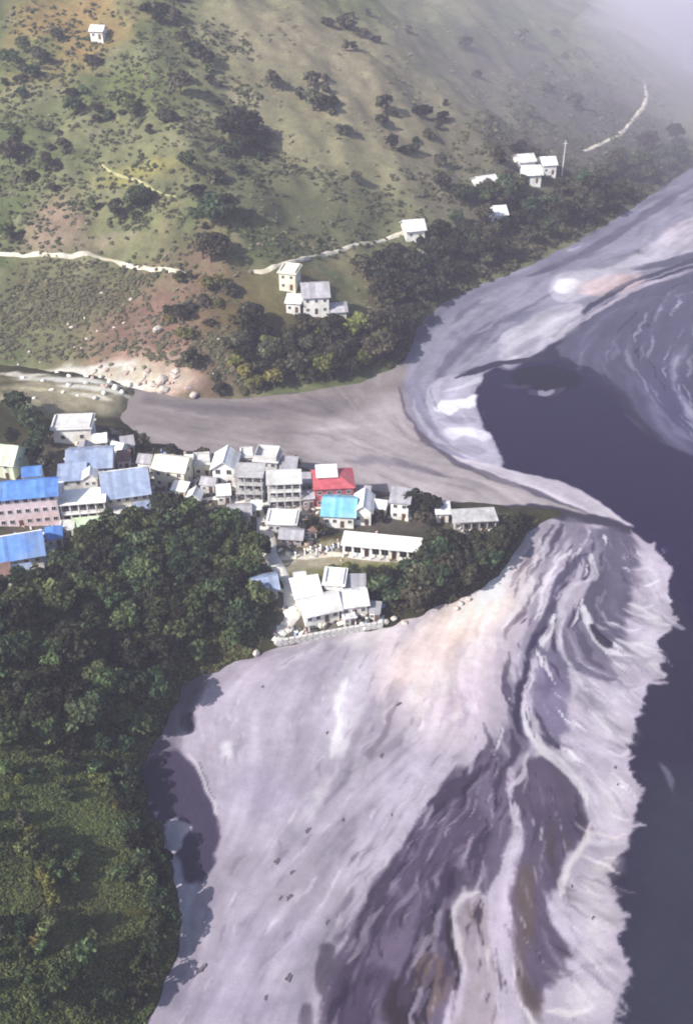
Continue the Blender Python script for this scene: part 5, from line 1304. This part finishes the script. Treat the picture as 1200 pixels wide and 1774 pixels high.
boulder(444, 1133, 1.0, 'white rock at the water edge below the wood', None)
for u, v in [(668, 1078), (682, 1072), (700, 1080), (790, 1055), (810, 1040), (798, 1046)]:
    boulder(u, v, 0.8, 'pale rock on the shore below the dark trees', 'shore rocks below the trees', None, rr)

# driftwood mats
def drift_mesh(seed):
    r = random.Random(seed); mb = MB()
    for k in range(7):
        a = r.uniform(-.5, .5); L_ = r.uniform(0.25, 0.7); x, y = r.uniform(-.4, .4), r.uniform(-.35, .35); w = r.uniform(.06, .2)
        c, s = math.cos(a), math.sin(a)
        q = [(-L_, -w), (L_, -w * .6), (L_, w * .6), (-L_, w)]
        q = [(x + X_ * c - Y_ * s, y + X_ * s + Y_ * c) for X_, Y_ in q]
        z = r.uniform(0.0, 0.12)
        mb.hexa([(X_, Y_, -0.08) for X_, Y_ in q] + [(X_ * .97, Y_ * .97, z + 0.1) for X_, Y_ in q])
    me = mb.mesh('driftwood'); me.materials.append(M_drift)
    return me
DRIFT = [drift_mesh(400 + k) for k in range(4)]
for k, (u, v, s) in enumerate([(480, 1493, .9), (505, 1512, .8), (500, 1555, 1.0), (486, 1558, .7), (594, 1421, .6), (532, 1440, 1.0), (566, 1598, .7), (350, 1682, 1.3), (500, 1695, 1.0), (460, 1730, .7), (566, 1270, .6),
                               (690, 1222, 1.0), (455, 1190, .5), (660, 1310, .9), (678, 1412, .5), (1070, 1360, .5), (1065, 1330, .6), (990, 1536, .5), (1026, 1590, .6), (1020, 980, .4), (1105, 437, 1.2)]):
    p = at0(u, v)
    o = link(bpy.data.objects.new('driftwood', DRIFT[k % 4])); o.location = (p[0], p[1], 0.03); o.scale = (s, s, s); o.rotation_euler = (0, 0, math.radians(60 + random.uniform(-25, 25)))
    tag(o, 'small dark mat of driftwood floating in the pale foam', 'driftwood', 'driftwood mats in the foam')

# ------------------------------------------------------------------ trees
LEAF_WORD = {F_dark.name: 'dark green', F_mid.name: 'mid green', F_olive.name: 'olive green', F_brown.name: 'dull brown', F_deep.name: 'blackish green', F_pale.name: 'grey-green'}
def forest(poly, n, mind, kinds, leaves, sc, label, group, seed, name='tree', zones=None):
    zw = [(hit(u, v)[0].to_2d(), t) for u, v, t in zones or []]
    def one(x, y, r):
        lf = r.choice(leaves); s = r.uniform(*sc); t = (s - sc[0]) / (sc[1] - sc[0])
        words = ('small ' if t < 0.34 else 'large ' if t > 0.72 else '') + LEAF_WORD[lf.name]
        z = min(zw, key=lambda a: (a[0] - Vector((x, y))).length)[1] if zw else ''
        tree(x, y, r.choice(kinds), s, lf, words + ' ' + label + z, group, name)
    return scatter(poly, n, mind, one, seed)

forest([(255, 885), (400, 915), (440, 960), (430, 1010), (470, 1060), (440, 1105), (350, 1140), (300, 1180), (270, 1250), (240, 1300), (120, 1330), (-30, 1290), (-30, 1060), (60, 1010), (150, 950)],
       118, 3.8, (0, 1, 2, 3, 4), (F_dark, F_dark, F_mid, F_mid, F_deep), (0.75, 1.2), 'crowned tree in the near wood, ', 'trees of the wood below the village', 1, zones=[(60, 1010, 'under the bright blue roof'), (230, 930, 'under the steel blue roof'), (330, 930, 'below the white kiosk'), (430, 990, 'near the lane'), (420, 1090, 'by the shore below the lane'), (340, 1140, 'by the foam shore'), (20, 1130, 'at the left edge'), (130, 1070, 'below the bright blue roof, well inside'), (250, 1050, 'in its middle'), (250, 1200, 'above the dark cove'), (120, 1270, 'above the grassy slope')])
forest([(-30, 1300), (120, 1335), (240, 1310), (250, 1420), (290, 1500), (310, 1600), (290, 1700), (255, 1780), (-30, 1780)],
       22, 3.2, (5, 6, 6), (F_olive, F_mid, F_olive, F_pale), (0.35, 0.75), 'bush on the steep slope at lower left', 'bushes on the lower left slope', 2, 'bush')
for k_, poly_ in enumerate([[(-20, 1220), (110, 1250), (240, 1305), (250, 1400), (120, 1380), (-20, 1330)], [(50, 1470), (140, 1485), (150, 1530), (70, 1525)], [(-20, 1600), (60, 1590), (150, 1660), (210, 1774), (60, 1774), (-20, 1700)], [(190, 1430), (270, 1470), (290, 1600), (250, 1620), (215, 1520)]]):
    forest(poly_, (26, 8, 22, 14)[k_], 2.4, (0, 2, 4, 5), (F_dark, F_mid, F_mid), (0.35, 0.7), ('shrub tree where the wood meets the grassy slope', 'shrub tree in the dark hollow of the grassy slope', 'shrub tree at the lower left corner', 'shrub tree above the dark cove')[k_], 'shrub trees on the lower left slope', 50 + k_, 'shrub')
forest([(232, 1350), (280, 1460), (296, 1520), (312, 1600), (300, 1660), (262, 1774), (230, 1774), (270, 1620), (240, 1480), (215, 1380)],
       24, 2.4, (0, 2, 4), (F_deep, F_dark), (0.55, 0.8), 'tree leaning over the foam at the foot of the slope', 'dark trees along the left shore', 3)
forest([(600, 985), (680, 995), (740, 960), (800, 935), (880, 925), (895, 940), (865, 995), (830, 1015), (760, 1045), (690, 1068), (650, 1060), (640, 1010)],
       40, 3.2, (0, 1, 3, 4), (F_deep, F_deep, F_brown, F_dark), (0.65, 1.0), 'tree on the bank beside the school, ', 'trees on the bank beside the school', 4, zones=[(660, 1030, 'near the shore cluster'), (720, 985, 'under its right end'), (850, 950, 'near the concrete block'), (800, 1010, 'at the water'), (720, 1055, 'low at the shore')])
forest([(430, 560), (480, 590), (560, 575), (640, 560), (700, 560), (712, 600), (680, 632), (600, 655), (500, 675), (420, 680), (400, 620)],
       48, 4.6, (0, 1, 3, 4), (F_brown, F_deep, F_brown, F_olive), (0.8, 1.25), 'tree in the far bank wood, ', 'trees of the far bank wood', 5, zones=[(430, 610, 'at its left end'), (480, 665, 'low at the muddy river'), (540, 610, 'below the slate roofed house'), (590, 650, 'middle of the waterline'), (640, 590, 'right of the small white houses'), (690, 615, 'at the channel mouth')])
forest([(620, 480), (700, 440), (780, 410), (840, 430), (850, 480), (770, 515), (725, 540), (715, 590), (660, 560)],
       36, 4.8, (1, 3, 0), (F_deep, F_deep, F_brown), (0.9, 1.3), 'tree on the far point, ', 'dark trees on the far point', 6, zones=[(650, 500, 'below the far dirt road'), (720, 470, 'below the white roofed house'), (780, 430, 'right of the tiny hut'), (730, 540, 'where the channel bends'), (820, 470, 'low by the channel'), (690, 560, 'beside the far bank wood')])
forest([(760, 330), (900, 330), (1000, 320), (1120, 260), (1190, 240), (1190, 285), (1100, 340), (1000, 405), (900, 450), (850, 470), (790, 400)],
       52, 6.0, (1, 3, 0), (F_deep, F_brown, F_dark), (0.9, 1.4), 'hazy tree on the far slope below the hamlet', 'trees below the hazy hamlet', 7)
forest([(0, 60), (300, 60), (450, 200), (330, 420), (0, 420)], 16, 9.0, (4, 6, 5), (F_pale, F_brown, F_mid), (0.7, 1.5), 'bush dotted over the upper left hillside', 'bushes dotted over the left hillside', 8, 'bush')
forest([(450, 40), (1000, 40), (1000, 250), (780, 330), (560, 400), (460, 300)], 16, 9.0, (4, 6, 5), (F_brown, F_pale, F_pale), (0.7, 1.5), 'bush on the dry middle hillside', 'bushes on the dry middle hillside', 9, 'bush')
for k_, (poly_, n_, lab_, lv_) in enumerate([
    ([(105, 170), (160, 160), (235, 180), (230, 205), (150, 205), (105, 195)], 14, 'thicket bush in the dark band on the upper left hillside', (F_brown, F_mid)),
    ([(0, 80), (50, 90), (75, 150), (60, 190), (0, 170)], 12, 'thicket bush at the far left edge of the hillside', (F_dark, F_mid)),
    ([(330, 345), (400, 340), (405, 400), (350, 410)], 9, 'thicket bush above the gap in the dirt road', (F_dark, F_deep)),
    ([(375, 215), (460, 205), (470, 270), (420, 300), (385, 280)], 12, 'thicket bush round the isolated hillside clump', (F_brown, F_dark)),
    ([(240, 0), (330, 0), (310, 60), (260, 60)], 8, 'thicket bush at the top of the left hillside', (F_deep, F_brown)),
    ([(650, 190), (780, 190), (760, 270), (680, 280)], 12, 'thicket bush on the middle of the dry hillside', (F_brown, F_deep)),
    ([(560, 30), (640, 20), (660, 80), (590, 100)], 10, 'thicket bush near the top middle of the hillside', (F_brown, F_pale)),
    ([(840, 280), (900, 250), (960, 290), (900, 340)], 10, 'thicket bush just above the hazy hamlet', (F_brown, F_deep)),
    ([(230, 345), (270, 345), (265, 385), (235, 380)], 5, 'thicket bush under the yellowish footpath', (F_dark, F_mid)),
    ([(500, 120), (560, 110), (600, 200), (540, 220)], 9, 'thicket bush right of the isolated hillside clump', (F_pale, F_brown)),
    ([(20, 230), (110, 220), (120, 300), (40, 320)], 12, 'thicket bush left of the yellowish footpath', (F_pale, F_mid)),
    ([(300, 80), (360, 60), (380, 150), (330, 170)], 8, 'thicket bush above the isolated hillside clump', (F_brown, F_deep)),
    ([(270, 480), (400, 480), (420, 600), (380, 680), (330, 640), (280, 560)], 20, 'low bush on the brown landslide slope', (F_brown, F_pale, F_olive))]):
    forest(poly_, n_, 3.0, (4, 5, 6, 6), lv_, (0.7, 1.3), lab_, lab_.replace('bush', 'bushes', 1), 30 + k_, 'bush')
# single trees and clumps that stand out
for u, v, k, s, lf, lab in [
    (366, 455, 3, 1.5, F_brown, 'big dark brown tree at the gap between the two dirt roads'), (352, 448, 1, 1.2, F_brown, 'brown tree at the right end of the left dirt road'),
    (368, 395, 3, 1.4, F_dark, 'dark grey-green tree above the gap in the dirt road'), (392, 380, 1, 1.3, F_dark, 'dark tree upslope of the gap in the dirt road'),
    (400, 245, 3, 1.5, F_deep, 'dark crown at the left of the isolated clump on the hillside'), (420, 250, 1, 1.5, F_deep, 'dark crown in the middle of the isolated hillside clump'), (440, 240, 3, 1.3, F_deep, 'dark crown at the right of the isolated hillside clump'),
    (415, 225, 0, 1.4, F_deep, 'dark crown at the top of the isolated hillside clump'), (425, 270, 4, 1.4, F_deep, 'dark crown lowest in the isolated hillside clump'),
    (245, 362, 3, 1.2, F_dark, 'round dark bush tree below the yellowish footpath'), (330, 300, 1, 1.1, F_mid, 'green tree right of the yellowish footpath'),
    (715, 890, 3, 0.95, F_deep, 'big dark tree between the white house and the concrete block'), (738, 893, 1, 0.85, F_deep, 'dark tree touching the left of the concrete block'), (730, 915, 0, 0.8, F_brown, 'brown tree behind the end of the school'),
    (514, 812, 2, 0.7, F_brown, 'slim tree standing alone at the river edge'), (500, 818, 4, 0.6, F_brown, 'low bush at the foot of the slim river tree'), (540, 925, 4, 0.8, F_deep, 'dark tree in front of the turquoise roofed house'),
    (555, 928, 0, 0.65, F_brown, 'brown tree left of the school roof'), (60, 745, 3, 1.1, F_dark, 'dark blue-green tree left of the small white house'), (78, 770, 1, 1.0, F_dark, 'dark tree below left of the small white house'),
    (40, 720, 1, 1.1, F_dark, 'dark tree behind the gravel bar at the left'), (62, 800, 0, 1.0, F_dark, 'dark tree above the pink hostel roof'), (88, 815, 4, 0.9, F_brown, 'brownish tree between the hostel and the slate blue roof'),
    (28, 775, 2, 0.9, F_dark, 'narrow dark tree right of the pale green shed'), (350, 800, 4, 0.8, F_brown, 'low brown tree on the bank above the cream house'), (250, 775, 4, 0.8, F_brown, 'brown bush on the bank left of the cream house'),
    (300, 785, 6, 0.8, F_brown, 'low scrub bush behind the cream house'), (220, 760, 6, 0.9, F_brown, 'brown bush at the river edge right of the small white house'), (432, 1000, 4, 0.8, F_olive, 'olive tree behind the small blue roofed hut'),
    (600, 992, 6, 0.7, F_olive, 'low green bush along the yard edge'), (575, 992, 6, 0.6, F_olive, 'small green bush left along the yard edge'), (635, 990, 6, 0.6, F_mid, 'green bush below the school front'),
    (880, 918, 3, 0.7, F_deep, 'dark tree right of the concrete block at the tip'), (905, 905, 5, 0.8, F_deep, 'small dark bush at the very tip of the land'), (655, 905, 4, 0.6, F_brown, 'brown bush right of the white roofed wing'),
    (460, 960, 4, 0.6, F_brown, 'small brown tree left of the lane bend'), (415, 950, 0, 0.7, F_brown, 'brown tree in the clearing left of the lane')]:
    p, s_ = hit(u, v)
    tree(p.x, p.y, k, s, lf, lab)

# ------------------------------------------------------------------ uncountable scrub
def scrub(name, label, poly_px, n, k, size, spread, palette, seed, thin=0.0, up=0.0):
    r = np.random.default_rng(seed)
    pw = np.array([hit(u, v)[0].to_2d()[:] for u, v in poly_px])
    lo, hi = pw.min(0), pw.max(0)
    Q = lo + (hi - lo) * r.random((n * 4, 2))
    q = Q[sdf(pw, Q[:, 0], Q[:, 1]) < 0]
    g = samp(ZT, q[:, 0], q[:, 1]); q = q[g > 0.25]
    nz = fbm(q[:, 0], q[:, 1], 16, 4, seed)
    q = q[nz > -thin + r.normal(size=len(q)) * 0.25]
    for a, b, c in KEEP_CLEAR:
        q = q[(q[:, 0] - a) ** 2 + (q[:, 1] - b) ** 2 > (c * 0.85) ** 2]
    q = q[:n]; g = samp(ZT, q[:, 0], q[:, 1])
    m = len(q); sc = 0.6 + 0.9 * r.random(m)
    d = r.normal(size=(m, k, 3)); d /= np.linalg.norm(d, axis=2)[..., None]; d[..., 2] = np.abs(d[..., 2])
    C = np.stack([q[:, 0], q[:, 1], g], -1)[:, None, :] + d * (spread * sc)[:, None, None] * np.array([1, 1, 0.8]) * (0.5 + 0.5 * r.random((m, k, 1)))
    N = d + r.normal(size=d.shape) * 0.4 + np.array([0, -0.3, 1.0]) * up
    S = (size * (0.6 + 0.8 * r.random((m, k)))) * sc[:, None]
    pal = np.array(palette, float)
    t = np.clip((fbm(q[:, 0], q[:, 1], 20, 3, seed + 7) + 1) / 2 + r.normal(size=m) * 0.16, 0, 0.999) * (len(pal) - 1)
    i = t.astype(int); f = (t - i)[:, None]
    col = pal[i] * (1 - f) + pal[np.minimum(i + 1, len(pal) - 1)] * f
    col = np.repeat(col[:, None, :], k, 1) * (0.8 + 0.4 * r.random((m, k, 1)))
    V, F, T = leaf_quads(C.reshape(-1, 3), N.reshape(-1, 3), S.reshape(-1), col.reshape(-1, 3), r)
    me = np_mesh(name, V, F, F_scrub, T, 'tint')
    o = link(bpy.data.objects.new(name, me)); tag(o, label, kind='stuff')

scrub('undergrowth', 'low tangled undergrowth covering the floor of the near wood', [(240, 880), (420, 905), (470, 1000), (485, 1070), (440, 1140), (350, 1172), (312, 1205), (280, 1290), (100, 1330), (-60, 1290), (-60, 1040), (100, 960)],
      8000, 8, 0.2, 0.5, [(0.045, 0.065, 0.03), (0.08, 0.10, 0.04), (0.12, 0.125, 0.05), (0.10, 0.09, 0.05)], 71, 0.9, 0.6)
scrub('slope_grass', 'rough tall grass and low scrub on the lower left slope', [(-60, 1270), (100, 1310), (285, 1270), (262, 1330), (262, 1410), (296, 1460), (312, 1520), (328, 1600), (316, 1660), (290, 1730), (270, 1800), (-60, 1810)],
      24000, 8, 0.085, 0.34, [(0.04, 0.064, 0.028), (0.09, 0.125, 0.046), (0.16, 0.205, 0.066), (0.07, 0.098, 0.038), (0.15, 0.155, 0.062), (0.07, 0.075, 0.04)], 72, 0.9, 0.7)
scrub('bank_scrub', 'dark scrub on the bank round the school', [(600, 985), (730, 975), (800, 930), (890, 915), (930, 900), (890, 950), (865, 995), (780, 1045), (690, 1070), (640, 1050)],
      1800, 8, 0.24, 0.6, [(0.03, 0.03, 0.018), (0.055, 0.05, 0.028), (0.07, 0.07, 0.03)], 73, 0.9)
scrub('hillside_scrub', 'rough scrub and tall grass over the far hillside', [(-20, 10), (300, 5), (1040, 5), (1150, 140), (1180, 260), (1000, 400), (860, 470), (720, 540), (690, 620), (420, 680), (100, 630), (-20, 630)],
      1800, 9, 0.32, 0.95, [(0.11, 0.125, 0.055), (0.15, 0.155, 0.08), (0.19, 0.185, 0.11), (0.17, 0.15, 0.105), (0.12, 0.115, 0.075)], 75, 0.0, 2.2)
scrub('hillside_thicket', 'soft patches of low green thicket spread over the far hillside', [(-20, 10), (320, 5), (430, 60), (470, 260), (640, 330), (760, 280), (900, 130), (1040, 60), (1150, 140), (1180, 260), (1000, 400), (860, 470), (640, 430), (430, 480), (330, 490), (-20, 430)],
      9000, 8, 0.42, 1.0, [(0.05, 0.062, 0.03), (0.08, 0.092, 0.042), (0.10, 0.10, 0.055), (0.085, 0.078, 0.052)], 83, -0.08, 0.8)
scrub('lower_hill_scrub', 'rough brownish green scrub between the left dirt road and the river', [(-20, 450), (180, 456), (330, 485), (420, 500), (420, 670), (330, 640), (200, 610), (60, 630), (-20, 625)],
      1700, 8, 0.34, 0.8, [(0.09, 0.10, 0.052), (0.13, 0.132, 0.072), (0.16, 0.15, 0.09), (0.14, 0.115, 0.085)], 87, -0.02, 1.6)
scrub('far_understory', 'dense dark understory of the far bank woods', [(420, 560), (480, 590), (640, 555), (660, 490), (780, 405), (900, 350), (1000, 325), (1180, 240), (1195, 288), (1100, 348), (1000, 412), (860, 482), (730, 540), (712, 600), (680, 635), (600, 658), (420, 682)],
      5200, 8, 0.55, 1.5, [(0.04, 0.042, 0.025), (0.07, 0.065, 0.04), (0.09, 0.085, 0.045)], 79, 0.9)
scrub('shore_scrub', 'sparse brown scrub along the village river bank', [(200, 740), (260, 775), (330, 795), (400, 800), (500, 815), (560, 835), (640, 860), (560, 850), (450, 830), (330, 815), (230, 775)],
      500, 8, 0.22, 0.5, [(0.07, 0.06, 0.04), (0.10, 0.085, 0.05)], 77, 0.8)

def litter(name, label, spots, n, seed):
    r = np.random.default_rng(seed); rp = random.Random(seed)
    cols = [(0.72, 0.70, 0.64), (0.5, 0.48, 0.45), (0.16, 0.14, 0.12), (0.08, 0.075, 0.06), (0.3, 0.27, 0.24), (0.12, 0.10, 0.09), (0.62, 0.56, 0.44), (0.2, 0.28, 0.45), (0.66, 0.62, 0.60), (0.05, 0.045, 0.045), (0.4, 0.3, 0.26)]
    V, F, T = [], [], []
    for _ in range(n):
        u0, v0, ru, rv = spots[rp.randrange(len(spots))]
        p, s_ = hit(u0 + rp.gauss(0, ru * 0.55), v0 + rp.gauss(0, rv * 0.55))
        if p.z < 0.5:
            continue
        a = rp.uniform(0, math.pi); c, s = math.cos(a), math.sin(a)
        lx, ly, lz = rp.uniform(0.2, 1.1) ** 1.3, rp.uniform(0.15, 0.6), rp.uniform(0.15, 0.9) ** 1.6
        b = len(V); t1, t2 = rp.uniform(-.5, .5), rp.uniform(-.5, .5)
        for z in (-0.3, lz):
            for x, y in ((-lx, -ly), (lx, -ly), (lx, ly), (-lx, ly)):
                V.append((p.x + x * c - y * s, p.y + x * s + y * c, p.z + 0.2 + z + (x * t1 + y * t2) * (0.5 if z > 0 else 0))); T.append(cols[0])
        cc = rp.choice(cols); T[-8:] = [cc] * 8
        F += [(b + 4, b + 5, b + 6, b + 7), (b, b + 1, b + 5, b + 4), (b + 1, b + 2, b + 6, b + 5), (b + 2, b + 3, b + 7, b + 6), (b + 3, b, b + 4, b + 7)]
    m, nt, bs, at_ = attr_mat(name + '_mixed', 'cover', 0.85, (1.5,), (0.2,), 0.2)
    o = link(bpy.data.objects.new(name, np_mesh(name, np.array(V), np.array(F), m, np.array(T)))); tag(o, label, kind='stuff')
litter('village_debris', 'rubble, stacked planks and household clutter round the houses', [(150, 820, 70, 40), (230, 850, 40, 40), (110, 890, 60, 30), (60, 930, 50, 40), (290, 815, 40, 30), (340, 850, 30, 25), (400, 860, 40, 30), (450, 850, 40, 30),
    (500, 900, 40, 30), (600, 880, 50, 20), (690, 880, 30, 20), (560, 950, 50, 15), (820, 920, 50, 12), (580, 1050, 60, 30), (620, 1075, 30, 15), (180, 770, 40, 25), (440, 1020, 30, 15), (520, 1095, 50, 8), (300, 860, 30, 15)], 1000, 81)

# ------------------------------------------------------------------ air
hm = bpy.data.materials.new('haze_air'); hm.use_nodes = True
hn = hm.node_tree; hn.nodes.clear()
ho = hn.nodes.new('ShaderNodeOutputMaterial'); hv = hn.nodes.new('ShaderNodeVolumePrincipled')
hv.inputs['Color'].default_value = (0.82, 0.79, 0.98, 1)
hv.inputs['Density'].default_value = 0.00026
hn.links.new(hv.outputs[0], ho.inputs['Volume'])
hz = MB().box(-4200, 4200, -1300, 4200, -5.0, 190).build('haze', hm)
tag(hz, 'thin pale haze filling the valley', kind='stuff')

mm = bpy.data.materials.new('mist_air'); mm.use_nodes = True
mn = mm.node_tree; mn.nodes.clear()
mo = mn.nodes.new('ShaderNodeOutputMaterial'); mv = mn.nodes.new('ShaderNodeVolumePrincipled')
mv.inputs['Color'].default_value = (0.86, 0.82, 0.98, 1); mv.inputs['Density'].default_value = 0.0042
mn.links.new(mv.outputs[0], mo.inputs['Volume'])
import bmesh
bm_ = bmesh.new(); bmesh.ops.create_icosphere(bm_, subdivisions=4, radius=1.0)
me_ = bpy.data.meshes.new('mist_bank'); bm_.to_mesh(me_); bm_.free(); me_.materials.append(mm)
m2 = mm.copy(); m2.name = 'thin_mist_air'
m2.node_tree.nodes[mv.name].inputs['Density'].default_value = 0.0018
m2.node_tree.nodes[mv.name].inputs['Color'].default_value = (0.78, 0.75, 0.86, 1)
me2 = me_.copy(); me2.materials[0] = m2
o = link(bpy.data.objects.new('mist_bank', me2)); o.location = (175, 690, 45); o.scale = (215, 230, 85)
tag(o, 'thin veil of mist over the upper right hillside', kind='stuff')
for loc_, sc_, lab_ in [((330, 860, 10), (150, 210, 75), 'pale mist lying over the river beyond the far shoulder'), ((235, 690, 12), (105, 130, 60), 'thin mist drifting on the right shoulder of the hill')]:
    o = link(bpy.data.objects.new('mist_bank', me_)); o.location = loc_; o.scale = sc_
    tag(o, lab_, kind='stuff')
